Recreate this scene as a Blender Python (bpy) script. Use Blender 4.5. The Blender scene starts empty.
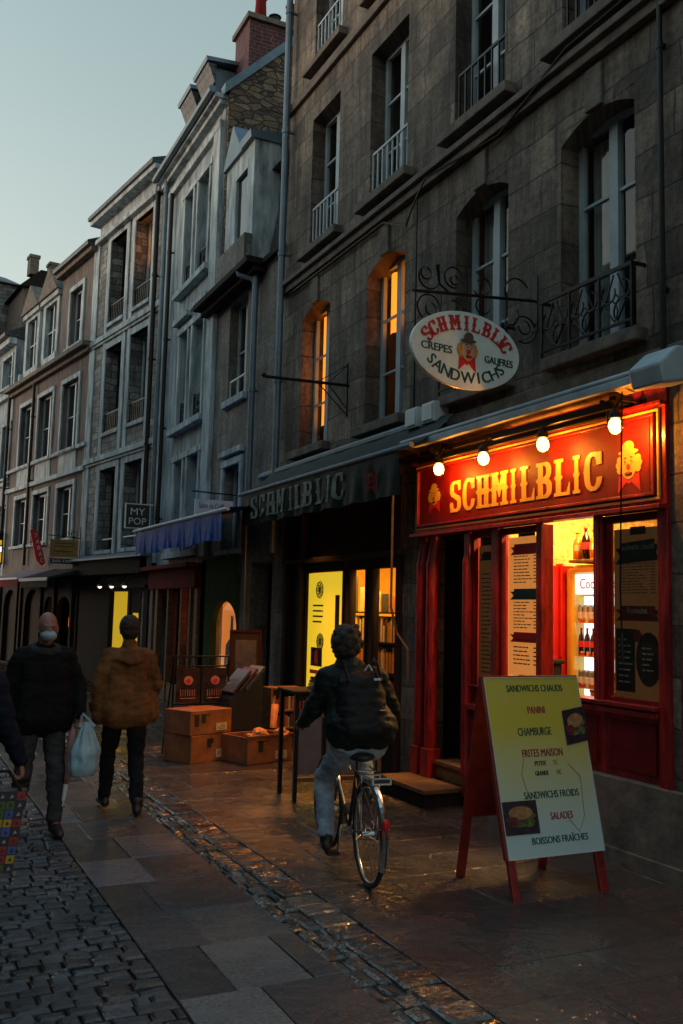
import bpy, math, random
from mathutils import Vector, Matrix, noise
random.seed(7)
R = math.radians
S = bpy.context.scene
COL = S.collection
# ------------------------------------------------------------------ camera
YAW, PIT, ROL = R(25.8), R(6.08), R(1.4)
fv = Vector((math.sin(YAW)*math.cos(PIT), math.cos(YAW)*math.cos(PIT), math.sin(PIT)))
rv = Vector((math.cos(YAW), -math.sin(YAW), 0)); uv = rv.cross(fv)
c_, s_ = math.cos(ROL), math.sin(ROL)
up = uv*c_ - rv*s_; ri = rv*c_ + uv*s_
cd = bpy.data.cameras.new('camera'); cam = bpy.data.objects.new('camera', cd); COL.objects.link(cam)
cam.matrix_world = Matrix(((ri.x, up.x, -fv.x, 0), (ri.y, up.y, -fv.y, 0), (ri.z, up.z, -fv.z, 1.8), (0, 0, 0, 1)))
cd.sensor_fit = 'AUTO'; cd.sensor_width = 36; cd.lens = 930/1024*36
cd.clip_start = .05; cd.clip_end = 2000
S.camera = cam
# ------------------------------------------------------------------ sky, exposure
W = bpy.data.worlds.new('World'); S.world = W; W.use_nodes = True
nt = W.node_tree; nt.nodes.clear()
sky = nt.nodes.new('ShaderNodeTexSky'); sky.sky_type = 'NISHITA'; sky.sun_disc = False
sky.sun_elevation = R(2.0); sky.sun_rotation = R(-60); sky.air_density = 1.2; sky.dust_density = 1.5; sky.ozone_density = 2.2
hs = nt.nodes.new('ShaderNodeHueSaturation'); hs.inputs['Saturation'].default_value = .34
tcw = nt.nodes.new('ShaderNodeTexCoord'); spw = nt.nodes.new('ShaderNodeSeparateXYZ'); rmp = nt.nodes.new('ShaderNodeValToRGB')
rmp.color_ramp.elements[0].position = .12; rmp.color_ramp.elements[0].color = (1.14, 1.06, .9, 1); rmp.color_ramp.elements[1].position = .6; rmp.color_ramp.elements[1].color = (.84, 1.02, .93, 1)
e3 = rmp.color_ramp.elements.new(1.0); e3.color = (1.35, 2.1, 2.5, 1)
nt.links.new(tcw.outputs['Generated'], spw.inputs[0]); nt.links.new(spw.outputs[2], rmp.inputs[0])
tint = nt.nodes.new('ShaderNodeMix'); tint.data_type = 'RGBA'; tint.blend_type = 'MULTIPLY'; tint.inputs[0].default_value = 1
bg = nt.nodes.new('ShaderNodeBackground'); bg.inputs[1].default_value = .15
wo = nt.nodes.new('ShaderNodeOutputWorld')
nt.links.new(sky.outputs[0], hs.inputs['Color']); nt.links.new(hs.outputs[0], tint.inputs[6]); nt.links.new(rmp.outputs[0], tint.inputs[7]); nt.links.new(tint.outputs[2], bg.inputs[0]); nt.links.new(bg.outputs[0], wo.inputs[0])
S.view_settings.view_transform = 'Standard'; S.view_settings.look = 'None'
S.view_settings.exposure = 2.5; S.view_settings.gamma = 1
S.render.engine = 'CYCLES'

KE = .17   # lamp strengths are written for a neutral exposure
# ------------------------------------------------------------------ materials
def nodes(name):
    m = bpy.data.materials.new(name); m.use_nodes = True
    t = m.node_tree; b = t.nodes['Principled BSDF']
    return m, t, b
def N(t, k, **kw):
    n = t.nodes.new('ShaderNode'+k)
    for a, v in kw.items():
        if hasattr(n, a): setattr(n, a, v)
    return n
def setin(n, d):
    for k, v in d.items(): n.inputs[k].default_value = v
def ramp(t, a, b, ca, cb):
    r = N(t, 'ValToRGB'); r.color_ramp.elements[0].position = a; r.color_ramp.elements[1].position = b
    r.color_ramp.elements[0].color = (*ca, 1) if len(ca) == 3 else ca; r.color_ramp.elements[1].color = (*cb, 1) if len(cb) == 3 else cb
    return r
def mixc(t, a, b, fac=None, mode='MIX', f=1.0):
    m = N(t, 'Mix'); m.data_type = 'RGBA'; m.blend_type = mode; m.inputs[0].default_value = f
    if fac is not None: t.links.new(fac, m.inputs[0])
    for i, x in ((6, a), (7, b)):
        if isinstance(x, tuple): m.inputs[i].default_value = (*x, 1)
        else: t.links.new(x, m.inputs[i])
    return m.outputs[2]
def mat(name, col, rough=.6, metal=0, var=.25, sc=6, bump=.15, bsc=40, spec=.5, stretch=(1, 1, 1), coat=0):
    m, t, b = nodes(name)
    tc = N(t, 'TexCoord'); mp = N(t, 'Mapping'); mp.inputs['Scale'].default_value = stretch
    t.links.new(tc.outputs['Object'], mp.inputs[0])
    n1 = N(t, 'TexNoise'); setin(n1, {'Scale': sc, 'Detail': 6, 'Roughness': .65}); t.links.new(mp.outputs[0], n1.inputs[0])
    lo = tuple(c*(1-var*1.4) for c in col); hi = tuple(min(1, c*(1+var)) for c in col)
    r = ramp(t, .3, .72, lo, hi); t.links.new(n1.outputs[0], r.inputs[0]); t.links.new(r.outputs[0], b.inputs['Base Color'])
    rr = N(t, 'MapRange'); setin(rr, {3: max(.03, rough-.14), 4: min(1, rough+.14)}); t.links.new(n1.outputs[0], rr.inputs[0]); t.links.new(rr.outputs[0], b.inputs['Roughness'])
    b.inputs['Metallic'].default_value = metal; b.inputs['Specular IOR Level'].default_value = spec
    b.inputs['Coat Weight'].default_value = coat
    if bump:
        n2 = N(t, 'TexNoise'); setin(n2, {'Scale': bsc, 'Detail': 4}); t.links.new(mp.outputs[0], n2.inputs[0])
        bp = N(t, 'Bump'); setin(bp, {'Strength': bump, 'Distance': .01}); t.links.new(n2.outputs[0], bp.inputs['Height']); t.links.new(bp.outputs[0], b.inputs['Normal'])
    return m
def emit(name, col, st):
    st *= KE
    m, t, b = nodes(name); setin(b, {'Base Color': (*col, 1), 'Emission Color': (*col, 1), 'Emission Strength': st, 'Roughness': .5}); return m
def stone(name, c1, c2, mort, bw=.62, rh=.32, ms=.008, stain=.5, rubble=False, rough=.8, bump=.6):
    m, t, b = nodes(name)
    tc = N(t, 'TexCoord'); sp = N(t, 'SeparateXYZ'); t.links.new(tc.outputs['Object'], sp.inputs[0])
    ad = N(t, 'Math'); t.links.new(sp.outputs[0], ad.inputs[0]); t.links.new(sp.outputs[1], ad.inputs[1])
    cb = N(t, 'CombineXYZ'); t.links.new(ad.outputs[0], cb.inputs[0]); t.links.new(sp.outputs[2], cb.inputs[1])
    nz = N(t, 'TexNoise'); setin(nz, {'Scale': 2.2, 'Detail': 3}); t.links.new(cb.outputs[0], nz.inputs[0])
    vm = N(t, 'VectorMath', operation='MULTIPLY_ADD'); t.links.new(nz.outputs[1], vm.inputs[0]); vm.inputs[1].default_value = (.09,)*3; t.links.new(cb.outputs[0], vm.inputs[2])
    if rubble:
        v = N(t, 'TexVoronoi', feature='F1'); setin(v, {'Scale': 1.0})
        mp = N(t, 'Mapping'); mp.inputs['Scale'].default_value = (1/bw, 1/rh, 1); t.links.new(vm.outputs[0], mp.inputs[0]); t.links.new(mp.outputs[0], v.inputs[0])
        v2 = N(t, 'TexVoronoi', feature='DISTANCE_TO_EDGE'); setin(v2, {'Scale': 1.0}); t.links.new(mp.outputs[0], v2.inputs[0])
        sepc = N(t, 'SeparateColor'); t.links.new(v.outputs['Color'], sepc.inputs[0])
        base = mixc(t, c1, c2, sepc.outputs[0])
        e = ramp(t, .02, .09, (0, 0, 0), (1, 1, 1)); t.links.new(v2.outputs[0], e.inputs[0])
        base = mixc(t, mort, base, e.outputs[0]); h = e.outputs[0]
    else:
        br = N(t, 'TexBrick'); br.offset = .43; br.squash = .72; br.squash_frequency = 3; setin(br, {'Scale': 1.0, 'Brick Width': bw, 'Row Height': rh, 'Mortar Size': ms, 'Mortar Smooth': .3, 'Bias': 0, 'Color1': (*c1, 1), 'Color2': (*c2, 1), 'Mortar': (*mort, 1)})
        t.links.new(vm.outputs[0], br.inputs[0]); base = br.outputs[0]
        inv = N(t, 'Math', operation='SUBTRACT'); inv.inputs[0].default_value = 1; t.links.new(br.outputs[1], inv.inputs[1]); h = inv.outputs[0]
    n1 = N(t, 'TexNoise'); setin(n1, {'Scale': 1.1, 'Detail': 7, 'Roughness': .7}); t.links.new(cb.outputs[0], n1.inputs[0])
    r1 = ramp(t, .3, .7, (1-stain,)*3, (1.3, 1.27, 1.2)); t.links.new(n1.outputs[0], r1.inputs[0])
    base = mixc(t, base, r1.outputs[0], mode='MULTIPLY')
    mp2 = N(t, 'Mapping'); mp2.inputs['Scale'].default_value = (5, .45, 1); t.links.new(cb.outputs[0], mp2.inputs[0])
    n3 = N(t, 'TexNoise'); setin(n3, {'Scale': 1.3, 'Detail': 5, 'Roughness': .7}); t.links.new(mp2.outputs[0], n3.inputs[0])
    r3 = ramp(t, .38, .6, (1-stain*.7, 1-stain*.72, 1-stain*.75), (1.05, 1.05, 1.05)); t.links.new(n3.outputs[0], r3.inputs[0])
    base = mixc(t, base, r3.outputs[0], mode='MULTIPLY')
    n4 = N(t, 'TexNoise'); setin(n4, {'Scale': 16, 'Detail': 8, 'Roughness': .75}); t.links.new(cb.outputs[0], n4.inputs[0])
    r4 = ramp(t, .32, .68, (.42, .41, .4), (1.45, 1.43, 1.4)); t.links.new(n4.outputs[0], r4.inputs[0])
    base = mixc(t, base, r4.outputs[0], mode='MULTIPLY')
    t.links.new(base, b.inputs['Base Color']); b.inputs['Roughness'].default_value = rough
    hm = N(t, 'Math', operation='MULTIPLY_ADD'); t.links.new(n4.outputs[0], hm.inputs[0]); hm.inputs[1].default_value = .5; t.links.new(h, hm.inputs[2])
    bp = N(t, 'Bump'); setin(bp, {'Strength': bump, 'Distance': .02}); t.links.new(hm.outputs[0], bp.inputs['Height']); t.links.new(bp.outputs[0], b.inputs['Normal'])
    return m
def wet(name, col, r0=.12, r1=.5, sc=1.2, bump=.25, wave=.02, speck=1.5, film=0):
    """wet paving: each stone carries its own tint attribute"""
    m, t, b = nodes(name)
    at = N(t, 'Attribute'); at.attribute_name = 'tint'
    tc = N(t, 'TexCoord')
    n1 = N(t, 'TexNoise'); setin(n1, {'Scale': 55, 'Detail': 5, 'Roughness': .8}); t.links.new(tc.outputs['Object'], n1.inputs[0])
    rr = ramp(t, .3, .7, tuple(c*.5 for c in col), tuple(c*speck for c in col)); t.links.new(n1.outputs[0], rr.inputs[0])
    t.links.new(mixc(t, rr.outputs[0], at.outputs[0], mode='MULTIPLY'), b.inputs['Base Color'])
    n2 = N(t, 'TexNoise'); setin(n2, {'Scale': sc, 'Detail': 5, 'Roughness': .6}); t.links.new(tc.outputs['Object'], n2.inputs[0])
    mr = N(t, 'MapRange'); setin(mr, {1: .35, 2: .65, 3: r0, 4: r1}); t.links.new(n2.outputs[0], mr.inputs[0]); t.links.new(mr.outputs[0], b.inputs['Roughness'])
    bp = N(t, 'Bump'); setin(bp, {'Strength': bump, 'Distance': .006}); t.links.new(n1.outputs[0], bp.inputs['Height'])
    if film:
        n4 = N(t, 'TexNoise'); setin(n4, {'Scale': 2.3, 'Detail': 4}); t.links.new(tc.outputs['Object'], n4.inputs[0]); fm = N(t, 'MapRange'); setin(fm, {1: .42, 2: .6, 3: 0, 4: film}); t.links.new(n4.outputs[0], fm.inputs[0]); t.links.new(fm.outputs[0], b.inputs['Coat Weight']); setin(b, {'Coat Roughness': .07, 'Coat IOR': 1.6})
        n5 = N(t, 'TexNoise'); setin(n5, {'Scale': 14, 'Detail': 2}); t.links.new(tc.outputs['Object'], n5.inputs[0]); b5 = N(t, 'Bump'); setin(b5, {'Strength': .7, 'Distance': wave*.5}); t.links.new(n5.outputs[0], b5.inputs['Height']); t.links.new(b5.outputs[0], b.inputs['Coat Normal'])
    n3 = N(t, 'TexNoise'); setin(n3, {'Scale': 9, 'Detail': 3}); t.links.new(tc.outputs['Object'], n3.inputs[0])
    bp2 = N(t, 'Bump'); setin(bp2, {'Strength': .6, 'Distance': wave}); t.links.new(n3.outputs[0], bp2.inputs['Height']); t.links.new(bp.outputs[0], bp2.inputs['Normal']); t.links.new(bp2.outputs[0], b.inputs['Normal'])
    return m
def glassclear():
    m, t, b = nodes('window_glass'); t.nodes.remove(b)
    tr = N(t, 'BsdfTransparent'); tr.inputs[0].default_value = (.9, .92, .9, 1); gl = N(t, 'BsdfGlossy'); gl.inputs['Roughness'].default_value = .03
    lw = N(t, 'LayerWeight'); lw.inputs[0].default_value = .5; pw = N(t, 'Math', operation='POWER'); pw.inputs[1].default_value = 4; t.links.new(lw.outputs['Facing'], pw.inputs[0])
    fr = N(t, 'Math', operation='MULTIPLY_ADD'); fr.inputs[1].default_value = .85; fr.inputs[2].default_value = .06; t.links.new(pw.outputs[0], fr.inputs[0]); mx = N(t, 'MixShader')
    t.links.new(fr.outputs[0], mx.inputs[0]); t.links.new(tr.outputs[0], mx.inputs[1]); t.links.new(gl.outputs[0], mx.inputs[2]); t.links.new(mx.outputs[0], t.nodes['Material Output'].inputs[0])
    return m
X = {}
X['stone'] = stone('brown_ashlar', (.13, .10, .08), (.30, .235, .185), (.09, .07, .058), .72, .36, .009, .75, bump=1)
X['sill'] = mat('worn_sill_stone', (.15, .12, .095), .85, var=.45, sc=5, bump=.5, bsc=20)
X['bstone'] = stone('grey_rubble', (.12, .13, .135), (.33, .35, .35), (.07, .075, .08), .34, .17, .01, .45, bump=.9)
X['trim'] = mat('pale_limestone', (.40, .46, .48), .85, var=.5, sc=2.2, bump=.35, bsc=18, stretch=(2.5, 2.5, .6))
X['cren'] = mat('pale_render', (.31, .37, .40), .9, var=.6, sc=1.8, bump=.3, bsc=25, stretch=(2.5, 2.5, .5))
X['c2'] = stone('weathered_render', (.17, .155, .145), (.27, .25, .235), (.14, .125, .115), .8, .4, .004, .5, bump=.35)
X['pink'] = mat('pink_plaster', (.15, .12, .11), .9, var=.5, sc=2.5, bump=.3, bsc=30, stretch=(2, 2, .5))
X['rubble'] = stone('rubble_gable', (.10, .065, .045), (.30, .21, .13), (.05, .04, .032), .24, .11, .01, .35, rubble=True, bump=1)
X['brick'] = stone('red_brick', (.07, .012, .014), (.12, .028, .03), (.14, .10, .10), .22, .075, .009, .3, bump=.5)
X['slate'] = stone('slate_roof', (.03, .035, .045), (.065, .07, .085), (.012, .012, .015), .25, .14, .012, .3, rough=.45, bump=.9)
X['zinc'] = mat('zinc', (.13, .18, .22), .5, metal=.4, var=.25, sc=3, bump=.15)
X['frame'] = mat('blue_grey_window_paint', (.36, .43, .46), .5, var=.18, sc=4, bump=.15)
X['white'] = mat('off_white_paint', (.62, .64, .63), .5, var=.12, sc=5, bump=.1)
X['iron'] = mat('black_iron', (.018, .017, .017), .42, metal=.6, var=.2, bump=.2)
X['dark'] = mat('dark_timber', (.022, .015, .012), .75, spec=.12, var=.4, sc=5, bump=.3, stretch=(6, 6, .7))
X['void'] = mat('dark_interior', (.012, .011, .01), .9, var=.2, bump=0)
X['red'] = mat('glossy_red_paint', (.28, .008, .010), .38, var=.55, sc=6, bump=.3, bsc=30, stretch=(3, 3, .6), coat=.15)
X['dred'] = mat('dark_red_panel', (.17, .004, .005), .55, spec=.25, var=.3, sc=4, bump=.15, bsc=20)
X['gold'] = mat('yellow_lettering', (.72, .42, .07), .4, var=.12, sc=8, bump=.1)
X['green'] = mat('green_render', (.05, .085, .035), .9, spec=.1, var=.45, sc=3, bump=.3, stretch=(2, 2, .5))
X['oldred'] = mat('old_red_panel', (.2, .015, .015), .8, spec=.1, var=.35, sc=4, bump=.25)
X['wood'] = mat('worn_step_timber', (.2, .1, .045), .6, spec=.25, var=.45, sc=3, bump=.35, stretch=(6, 1.2, 6))
X['crate'] = mat('cardboard_brown', (.3, .10, .035), .7, var=.35, sc=5, bump=.25, bsc=12)
X['canvas'] = mat('black_green_canvas', (.013, .02, .018), .6, spec=.2, var=.4, sc=7, bump=.5, bsc=10)
X['fade'] = mat('faded_pale_print', (.24, .27, .22), .7, spec=.1, var=.4, sc=9, bump=.2)
X['blue'] = mat('blue_canvas', (.016, .085, .36), .6, spec=.25, var=.6, sc=7, bump=.6, bsc=9, stretch=(3, 1, 1))
X['metal'] = mat('brushed_steel', (.5, .5, .5), .3, metal=.9, var=.15, bump=.1)
X['rubber'] = mat('tyre_rubber', (.015, .015, .015), .65, var=.2, bump=.3)
X['glass'] = glassclear()
gm, gt, gb = nodes('dark_window_glass'); setin(gb, {'Base Color': (.012, .014, .016, 1), 'Roughness': .06, 'Specular IOR Level': .7})
gn = N(gt, 'TexNoise'); setin(gn, {'Scale': 1.6, 'Detail': 1}); gtc = N(gt, 'TexCoord'); gt.links.new(gtc.outputs['Object'], gn.inputs[0])
gbp = N(gt, 'Bump'); setin(gbp, {'Strength': .12, 'Distance': .1}); gt.links.new(gn.outputs[0], gbp.inputs['Height']); gt.links.new(gbp.outputs[0], gb.inputs['Normal'])
X['dglass'] = gm
X['curtain'] = mat('net_curtain', (.3, .31, .3), .9, var=.3, sc=3, bump=.3, stretch=(9, 9, .3))
X['lit'] = emit('lit_orange_blind', (1, .27, .02), 1.9)
X['bulb'] = emit('lamp_glow', (1, .58, .12), 11)
X['cream'] = mat('cream_paper', (.62, .5, .3), .7, var=.08, sc=3, bump=.05)
X['ink'] = mat('dark_ink', (.02, .02, .018), .6, var=.1, bump=0)

X['moss'] = mat('moss', (.06, .1, .02), .95, var=.4, sc=5, bump=.8, bsc=25)

# ------------------------------------------------------------------ mesh building
OFF = {}
class MB:
    def __init__(s): s.v = []; s.f = []; s.mi = []; s.m = 0; s.t = []; s.tint = None
    def face(s, idx): s.f.append(tuple(idx)); s.mi.append(s.m); s.t.append(s.tint)
    def add(s, vs, fs):
        n = len(s.v); s.v += [tuple(v) for v in vs]
        for f in fs: s.face([n+i for i in f])
    def box(s, x0, x1, y0, y1, z0, z1, M=None):
        vs = [Vector(p) for p in ((x0, y0, z0), (x1, y0, z0), (x1, y1, z0), (x0, y1, z0), (x0, y0, z1), (x1, y0, z1), (x1, y1, z1), (x0, y1, z1))]
        if M: vs = [M @ v for v in vs]
        s.add(vs, ((3, 2, 1, 0), (4, 5, 6, 7), (0, 1, 5, 4), (1, 2, 6, 5), (2, 3, 7, 6), (3, 0, 4, 7)))
    def quad(s, a, b, c, d): s.add((a, b, c, d), ((0, 1, 2, 3),))
    def prism(s, poly, dirv):
        n = len(poly); d = Vector(dirv); vs = [Vector(p) for p in poly]+[Vector(p)+d for p in poly]
        s.add(vs, [tuple(range(n))[::-1], tuple(range(n, 2*n))]+[(i, (i+1) % n, (i+1) % n+n, i+n) for i in range(n)])
    def tube(s, pts, r, n=8, cap=True, flat=1.0):
        pts = [Vector(p) for p in pts]; rs = r if isinstance(r, (list, tuple)) else [r]*len(pts)
        rings = []; prev = None
        for i, p in enumerate(pts):
            t = (pts[min(i+1, len(pts)-1)]-pts[max(i-1, 0)]).normalized()
            a = prev if prev is not None else (Vector((0, 0, 1)) if abs(t.z) < .9 else Vector((1, 0, 0)))
            x = (a - t*a.dot(t)).normalized(); y = t.cross(x); prev = x
            rings.append([p+(x*math.cos(k*2*math.pi/n)+y*math.sin(k*2*math.pi/n)*flat)*rs[i] for k in range(n)])
        vs = [v for rg in rings for v in rg]; fs = []
        for i in range(len(pts)-1):
            for k in range(n): fs.append((i*n+k, i*n+(k+1) % n, (i+1)*n+(k+1) % n, (i+1)*n+k))
        if cap: fs += [tuple(range(n))[::-1], tuple((len(pts)-1)*n+k for k in range(n))]
        s.add(vs, fs)
    def ell(s, c, r, n=12, m=8, M=None):
        c = Vector(c); vs = []; fs = []
        for j in range(m+1):
            th = math.pi*j/m
            for k in range(n):
                ph = 2*math.pi*k/n; v = Vector((r[0]*math.sin(th)*math.cos(ph), r[1]*math.sin(th)*math.sin(ph), -r[2]*math.cos(th)))
                if M: v = M @ v
                vs.append(c+v)
        for j in range(m):
            for k in range(n):
                a, b, cc, d = j*n+k, j*n+(k+1) % n, (j+1)*n+(k+1) % n, (j+1)*n+k
                if j == 0: fs.append((a, cc, d))
                elif j == m-1: fs.append((a, b, d))
                else: fs.append((a, b, cc, d))
        s.add(vs, fs)
    def torus(s, c, rad, r, ax=(1, 0, 0), n=48, m=8, a0=0, a1=360, flat=1):
        ax = Vector(ax).normalized(); u = Vector((0, 0, 1)); u = (u-ax*u.dot(ax)).normalized(); w = ax.cross(u)
        k = max(2, int(n*abs(a1-a0)/360)); pts = [Vector(c)+(u*math.cos(R(a0+(a1-a0)*i/k))+w*math.sin(R(a0+(a1-a0)*i/k)))*rad for i in range(k+1)]
        rings = []
        for i, p in enumerate(pts):
            o = (p-Vector(c)).normalized()
            rings.append([p+(o*math.cos(2*math.pi*j/m)+ax*math.sin(2*math.pi*j/m)*flat)*r for j in range(m)])
        vs = [v for g in rings for v in g]; fs = []
        for i in range(k):
            for j in range(m): fs.append((i*m+j, i*m+(j+1) % m, (i+1)*m+(j+1) % m, (i+1)*m+j))
        if abs(a1-a0) < 360: fs += [tuple(range(m))[::-1], tuple(k*m+j for j in range(m))]
        s.add(vs, fs)
    def text(s, txt, o, xd, ud, h, w=None, dep=.004, align='C', bold=0):
        if bold:
            for q in (-bold, bold): s.text(txt, Vector(o)+Vector(xd).normalized()*q+Vector(xd).cross(Vector(ud)).normalized()*(.0002 if q > 0 else 0), xd, ud, h, w, dep, align)
            return
        vs, fs, bx = glyphs(txt); xd = Vector(xd).normalized(); ud = Vector(ud).normalized(); nd = xd.cross(ud)
        tw, th = bx[1]-bx[0], bx[3]-bx[2]; ky = h/th; kx = (w/tw) if w else ky
        sh = {'C': -(tw*kx)/2, 'L': 0, 'R': -tw*kx}[align]
        s.add([Vector(o)+xd*((v[0]-bx[0])*kx+sh)+ud*((v[1]-bx[2])*ky)+nd*(v[2]*dep) for v in vs], fs)
    def slab(s, ch, o, xd, ud, w, h, dep=.01):
        xd = Vector(xd).normalized(); ud = Vector(ud).normalized(); nd = xd.cross(ud)*dep; o = Vector(o)
        for (xa, xb, ya, yb) in slabrows(ch):
            p = [o+xd*(a*w)+ud*(b*h) for a, b in ((xa, ya), (xb, ya), (xb, yb), (xa, yb))]
            q = [v+nd for v in p]; s.add(p+q, ((3, 2, 1, 0), (4, 5, 6, 7), (0, 1, 5, 4), (1, 2, 6, 5), (2, 3, 7, 6), (3, 0, 4, 7)))
    def build(s, name, mats, parent=None, smooth=False, bevel=0, tag=None):
        me = bpy.data.meshes.new(name); off = OFF.get(parent.name, Vector()) if parent else Vector()
        me.from_pydata([Vector(v)-off for v in s.v], [], s.f)
        mats = mats if isinstance(mats, (list, tuple)) else [mats]
        for m in mats: me.materials.append(X[m] if isinstance(m, str) else m)
        me.polygons.foreach_set('material_index', s.mi)
        if any(t is not None for t in s.t):
            a = me.color_attributes.new('tint', 'FLOAT_COLOR', 'CORNER'); buf = []
            for f, t in zip(s.f, s.t): buf += [c for _ in f for c in (*(t or (1, 1, 1)), 1)]
            a.data.foreach_set('color', buf)
        if smooth: me.polygons.foreach_set('use_smooth', [True]*len(s.f))
        me.update(); o = bpy.data.objects.new(name, me); COL.objects.link(o)
        if parent: o.parent = parent; OFF[o.name] = off
        if bevel:
            b = o.modifiers.new('bevel', 'BEVEL'); b.width = bevel; b.segments = 2; b.limit_method = 'ANGLE'
        if tag: props(o, *tag)
        return o
_g = {}
def glyphs(txt):
    if txt not in _g:
        cu = bpy.data.curves.new('t', 'FONT'); cu.body = txt; cu.extrude = .5; cu.resolution_u = 3; cu.offset = .0
        ob = bpy.data.objects.new('t', cu); COL.objects.link(ob); dg = bpy.context.evaluated_depsgraph_get(); dg.update()
        me = bpy.data.meshes.new_from_object(ob.evaluated_get(dg)); vs = [tuple(v.co) for v in me.vertices]; fs = [tuple(p.vertices) for p in me.polygons]
        bpy.data.objects.remove(ob); bpy.data.meshes.remove(me); bpy.data.curves.remove(cu)
        xs = [v[0] for v in vs]; ys = [v[1] for v in vs]; _g[txt] = (vs, fs, (min(xs), max(xs), min(ys), max(ys)))
    return _g[txt]
def _in(ch, x, y):
    """woodtype slab capitals on a 10 x 16 field"""
    def rr(cx, cy, a, b, p=2.6): return (abs(x-cx)/a)**p+(abs(y-cy)/b)**p < 1
    def stem(cx, t=1.35):
        return abs(x-cx) < t or (abs(x-cx) < t+1.25 and (y < 1.5 or y > 14.5)) or (abs(x-cx)+abs(y-8)*.9 < t+1.1)
    if ch == 'I': return stem(5)
    if ch == 'H': return (abs(x-2.5) < 1.3 or abs(x-7.5) < 1.3 or ((y < 1.5 or y > 14.5) and (abs(x-2.5) < 2.2 or abs(x-7.5) < 2.2)) or (2 < x < 8 and abs(y-8) < 1.3) or abs(x-1.2)+abs(y-8) < 1.4 or abs(x-8.8)+abs(y-8) < 1.4)
    if ch == 'L': return stem(3) or (3 < x < 9.6 and y < 1.6) or (x < 9.6 and x > 9.6-1.7*(1-max(0, y-1.6)/4.4) and y < 5.5)
    if ch == 'M':
        t = (x-2.6)/2.4 if x < 5 else (7.4-x)/2.4
        return stem(2.0, 1.1) or stem(8.0, 1.1) or (0 <= t <= 1.1 and abs((15.6-9*t)-y) < 3.2 and y < 15.9)
    if ch == 'C': return (rr(5, 8, 4.7, 8) and not rr(5.1, 8, 2.0, 6.3) and not (x > 5.6 and 5.5 < y < 10.8)) or (7.0 < x < 9.4 and 10.4 < y < 15.8) or (abs(x-1.2)+abs(y-8) < 1.6)
    if ch == 'B': return (x < 9.5 and (abs(x-2.8) < 1.35 or (x < 5 and x > .3 and (y < 1.5 or y > 14.5)) or (x > 2.8 and ((rr(5, 11.9, 4.1, 4.1) and not rr(4.6, 12, 2.0, 2.4)) or (rr(5, 4.3, 4.6, 4.3) and not rr(4.6, 4.1, 2.2, 2.5)))))) or (abs(x-1.4)+abs(y-8) < 1.4)
    if ch == 'S':
        up_ = rr(5, 11.8, 4.4, 4.2) and not rr(5.2, 11.9, 1.9, 2.5) and not (x > 5 and y < 11.9 and y > 9.4)
        lo_ = rr(5, 4.3, 4.5, 4.3) and not rr(4.8, 4.2, 1.9, 2.6) and not (x < 5 and y > 4.2 and y < 6.6)
        return (up_ and not (x > 5.2 and y < 11.5)) or (lo_ and not (x < 4.8 and y > 4.5)) or (abs((y-8)+(x-5)*.62) < 1.35 and 1.9 < x < 8.1) or (7.2 < x < 9.2 and 10.8 < y < 15.9) or (.8 < x < 2.8 and .1 < y < 5.2)
    return False
_s = {}
def slabrows(ch, nx=44, ny=44):
    if ch not in _s:
        out = []
        for j in range(ny):
            y = (j+.5)/ny*16; st = None
            for i in range(nx+1):
                on = i < nx and _in(ch, (i+.5)/nx*10, y)
                if on and st is None: st = i
                if not on and st is not None: out.append((st/nx, i/nx, j/ny, (j+1)/ny)); st = None
        _s[ch] = out
    return _s[ch]
def props(o, label=None, cat=None, group=None, kind=None):
    if label: o['label'] = label
    if cat: o['category'] = cat
    if group: o['group'] = group
    if kind: o['kind'] = kind
    return o
# frames: (ox, oy, rot) ; facade frame: local x runs away along the street, local y points out to the street
WORLD = (0, 0, 0); MF = (5, 0, R(90))
def bend(o, s): return (o[0]+math.cos(o[2])*s, o[1]+math.sin(o[2])*s)
BF = (5, 19.6, R(99)); AF = (*bend(BF, 4.34), R(99)); ZF = (*bend(AF, 7.19), R(99))
def thing(name, label, cat, fr=WORLD, at=(0, 0, 0), group=None, kind=None, rot=0, own=False):
    e = bpy.data.objects.new(name, None); COL.objects.link(e); e.empty_display_size = .2
    c, s = math.cos(fr[2]), math.sin(fr[2])
    e.location = (fr[0]+c*at[0]-s*at[1], fr[1]+s*at[0]+c*at[1], at[2]); e.rotation_euler = (0, 0, fr[2]+rot)
    OFF[e.name] = Vector() if own else Vector(at); props(e, label, cat, group, kind); return e
def kids(o): return [c for c in bpy.data.objects if c.parent == o]
def copy_tree(o, parent=None):
    c = o.copy(); COL.objects.link(c)
    if parent: c.parent = parent
    for ch in kids(o): copy_tree(ch, c)
    return c
def structure(name, mb, m, kind='structure', **k):
    o = mb.build(name, m, **k); o['kind'] = kind; return o
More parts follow.
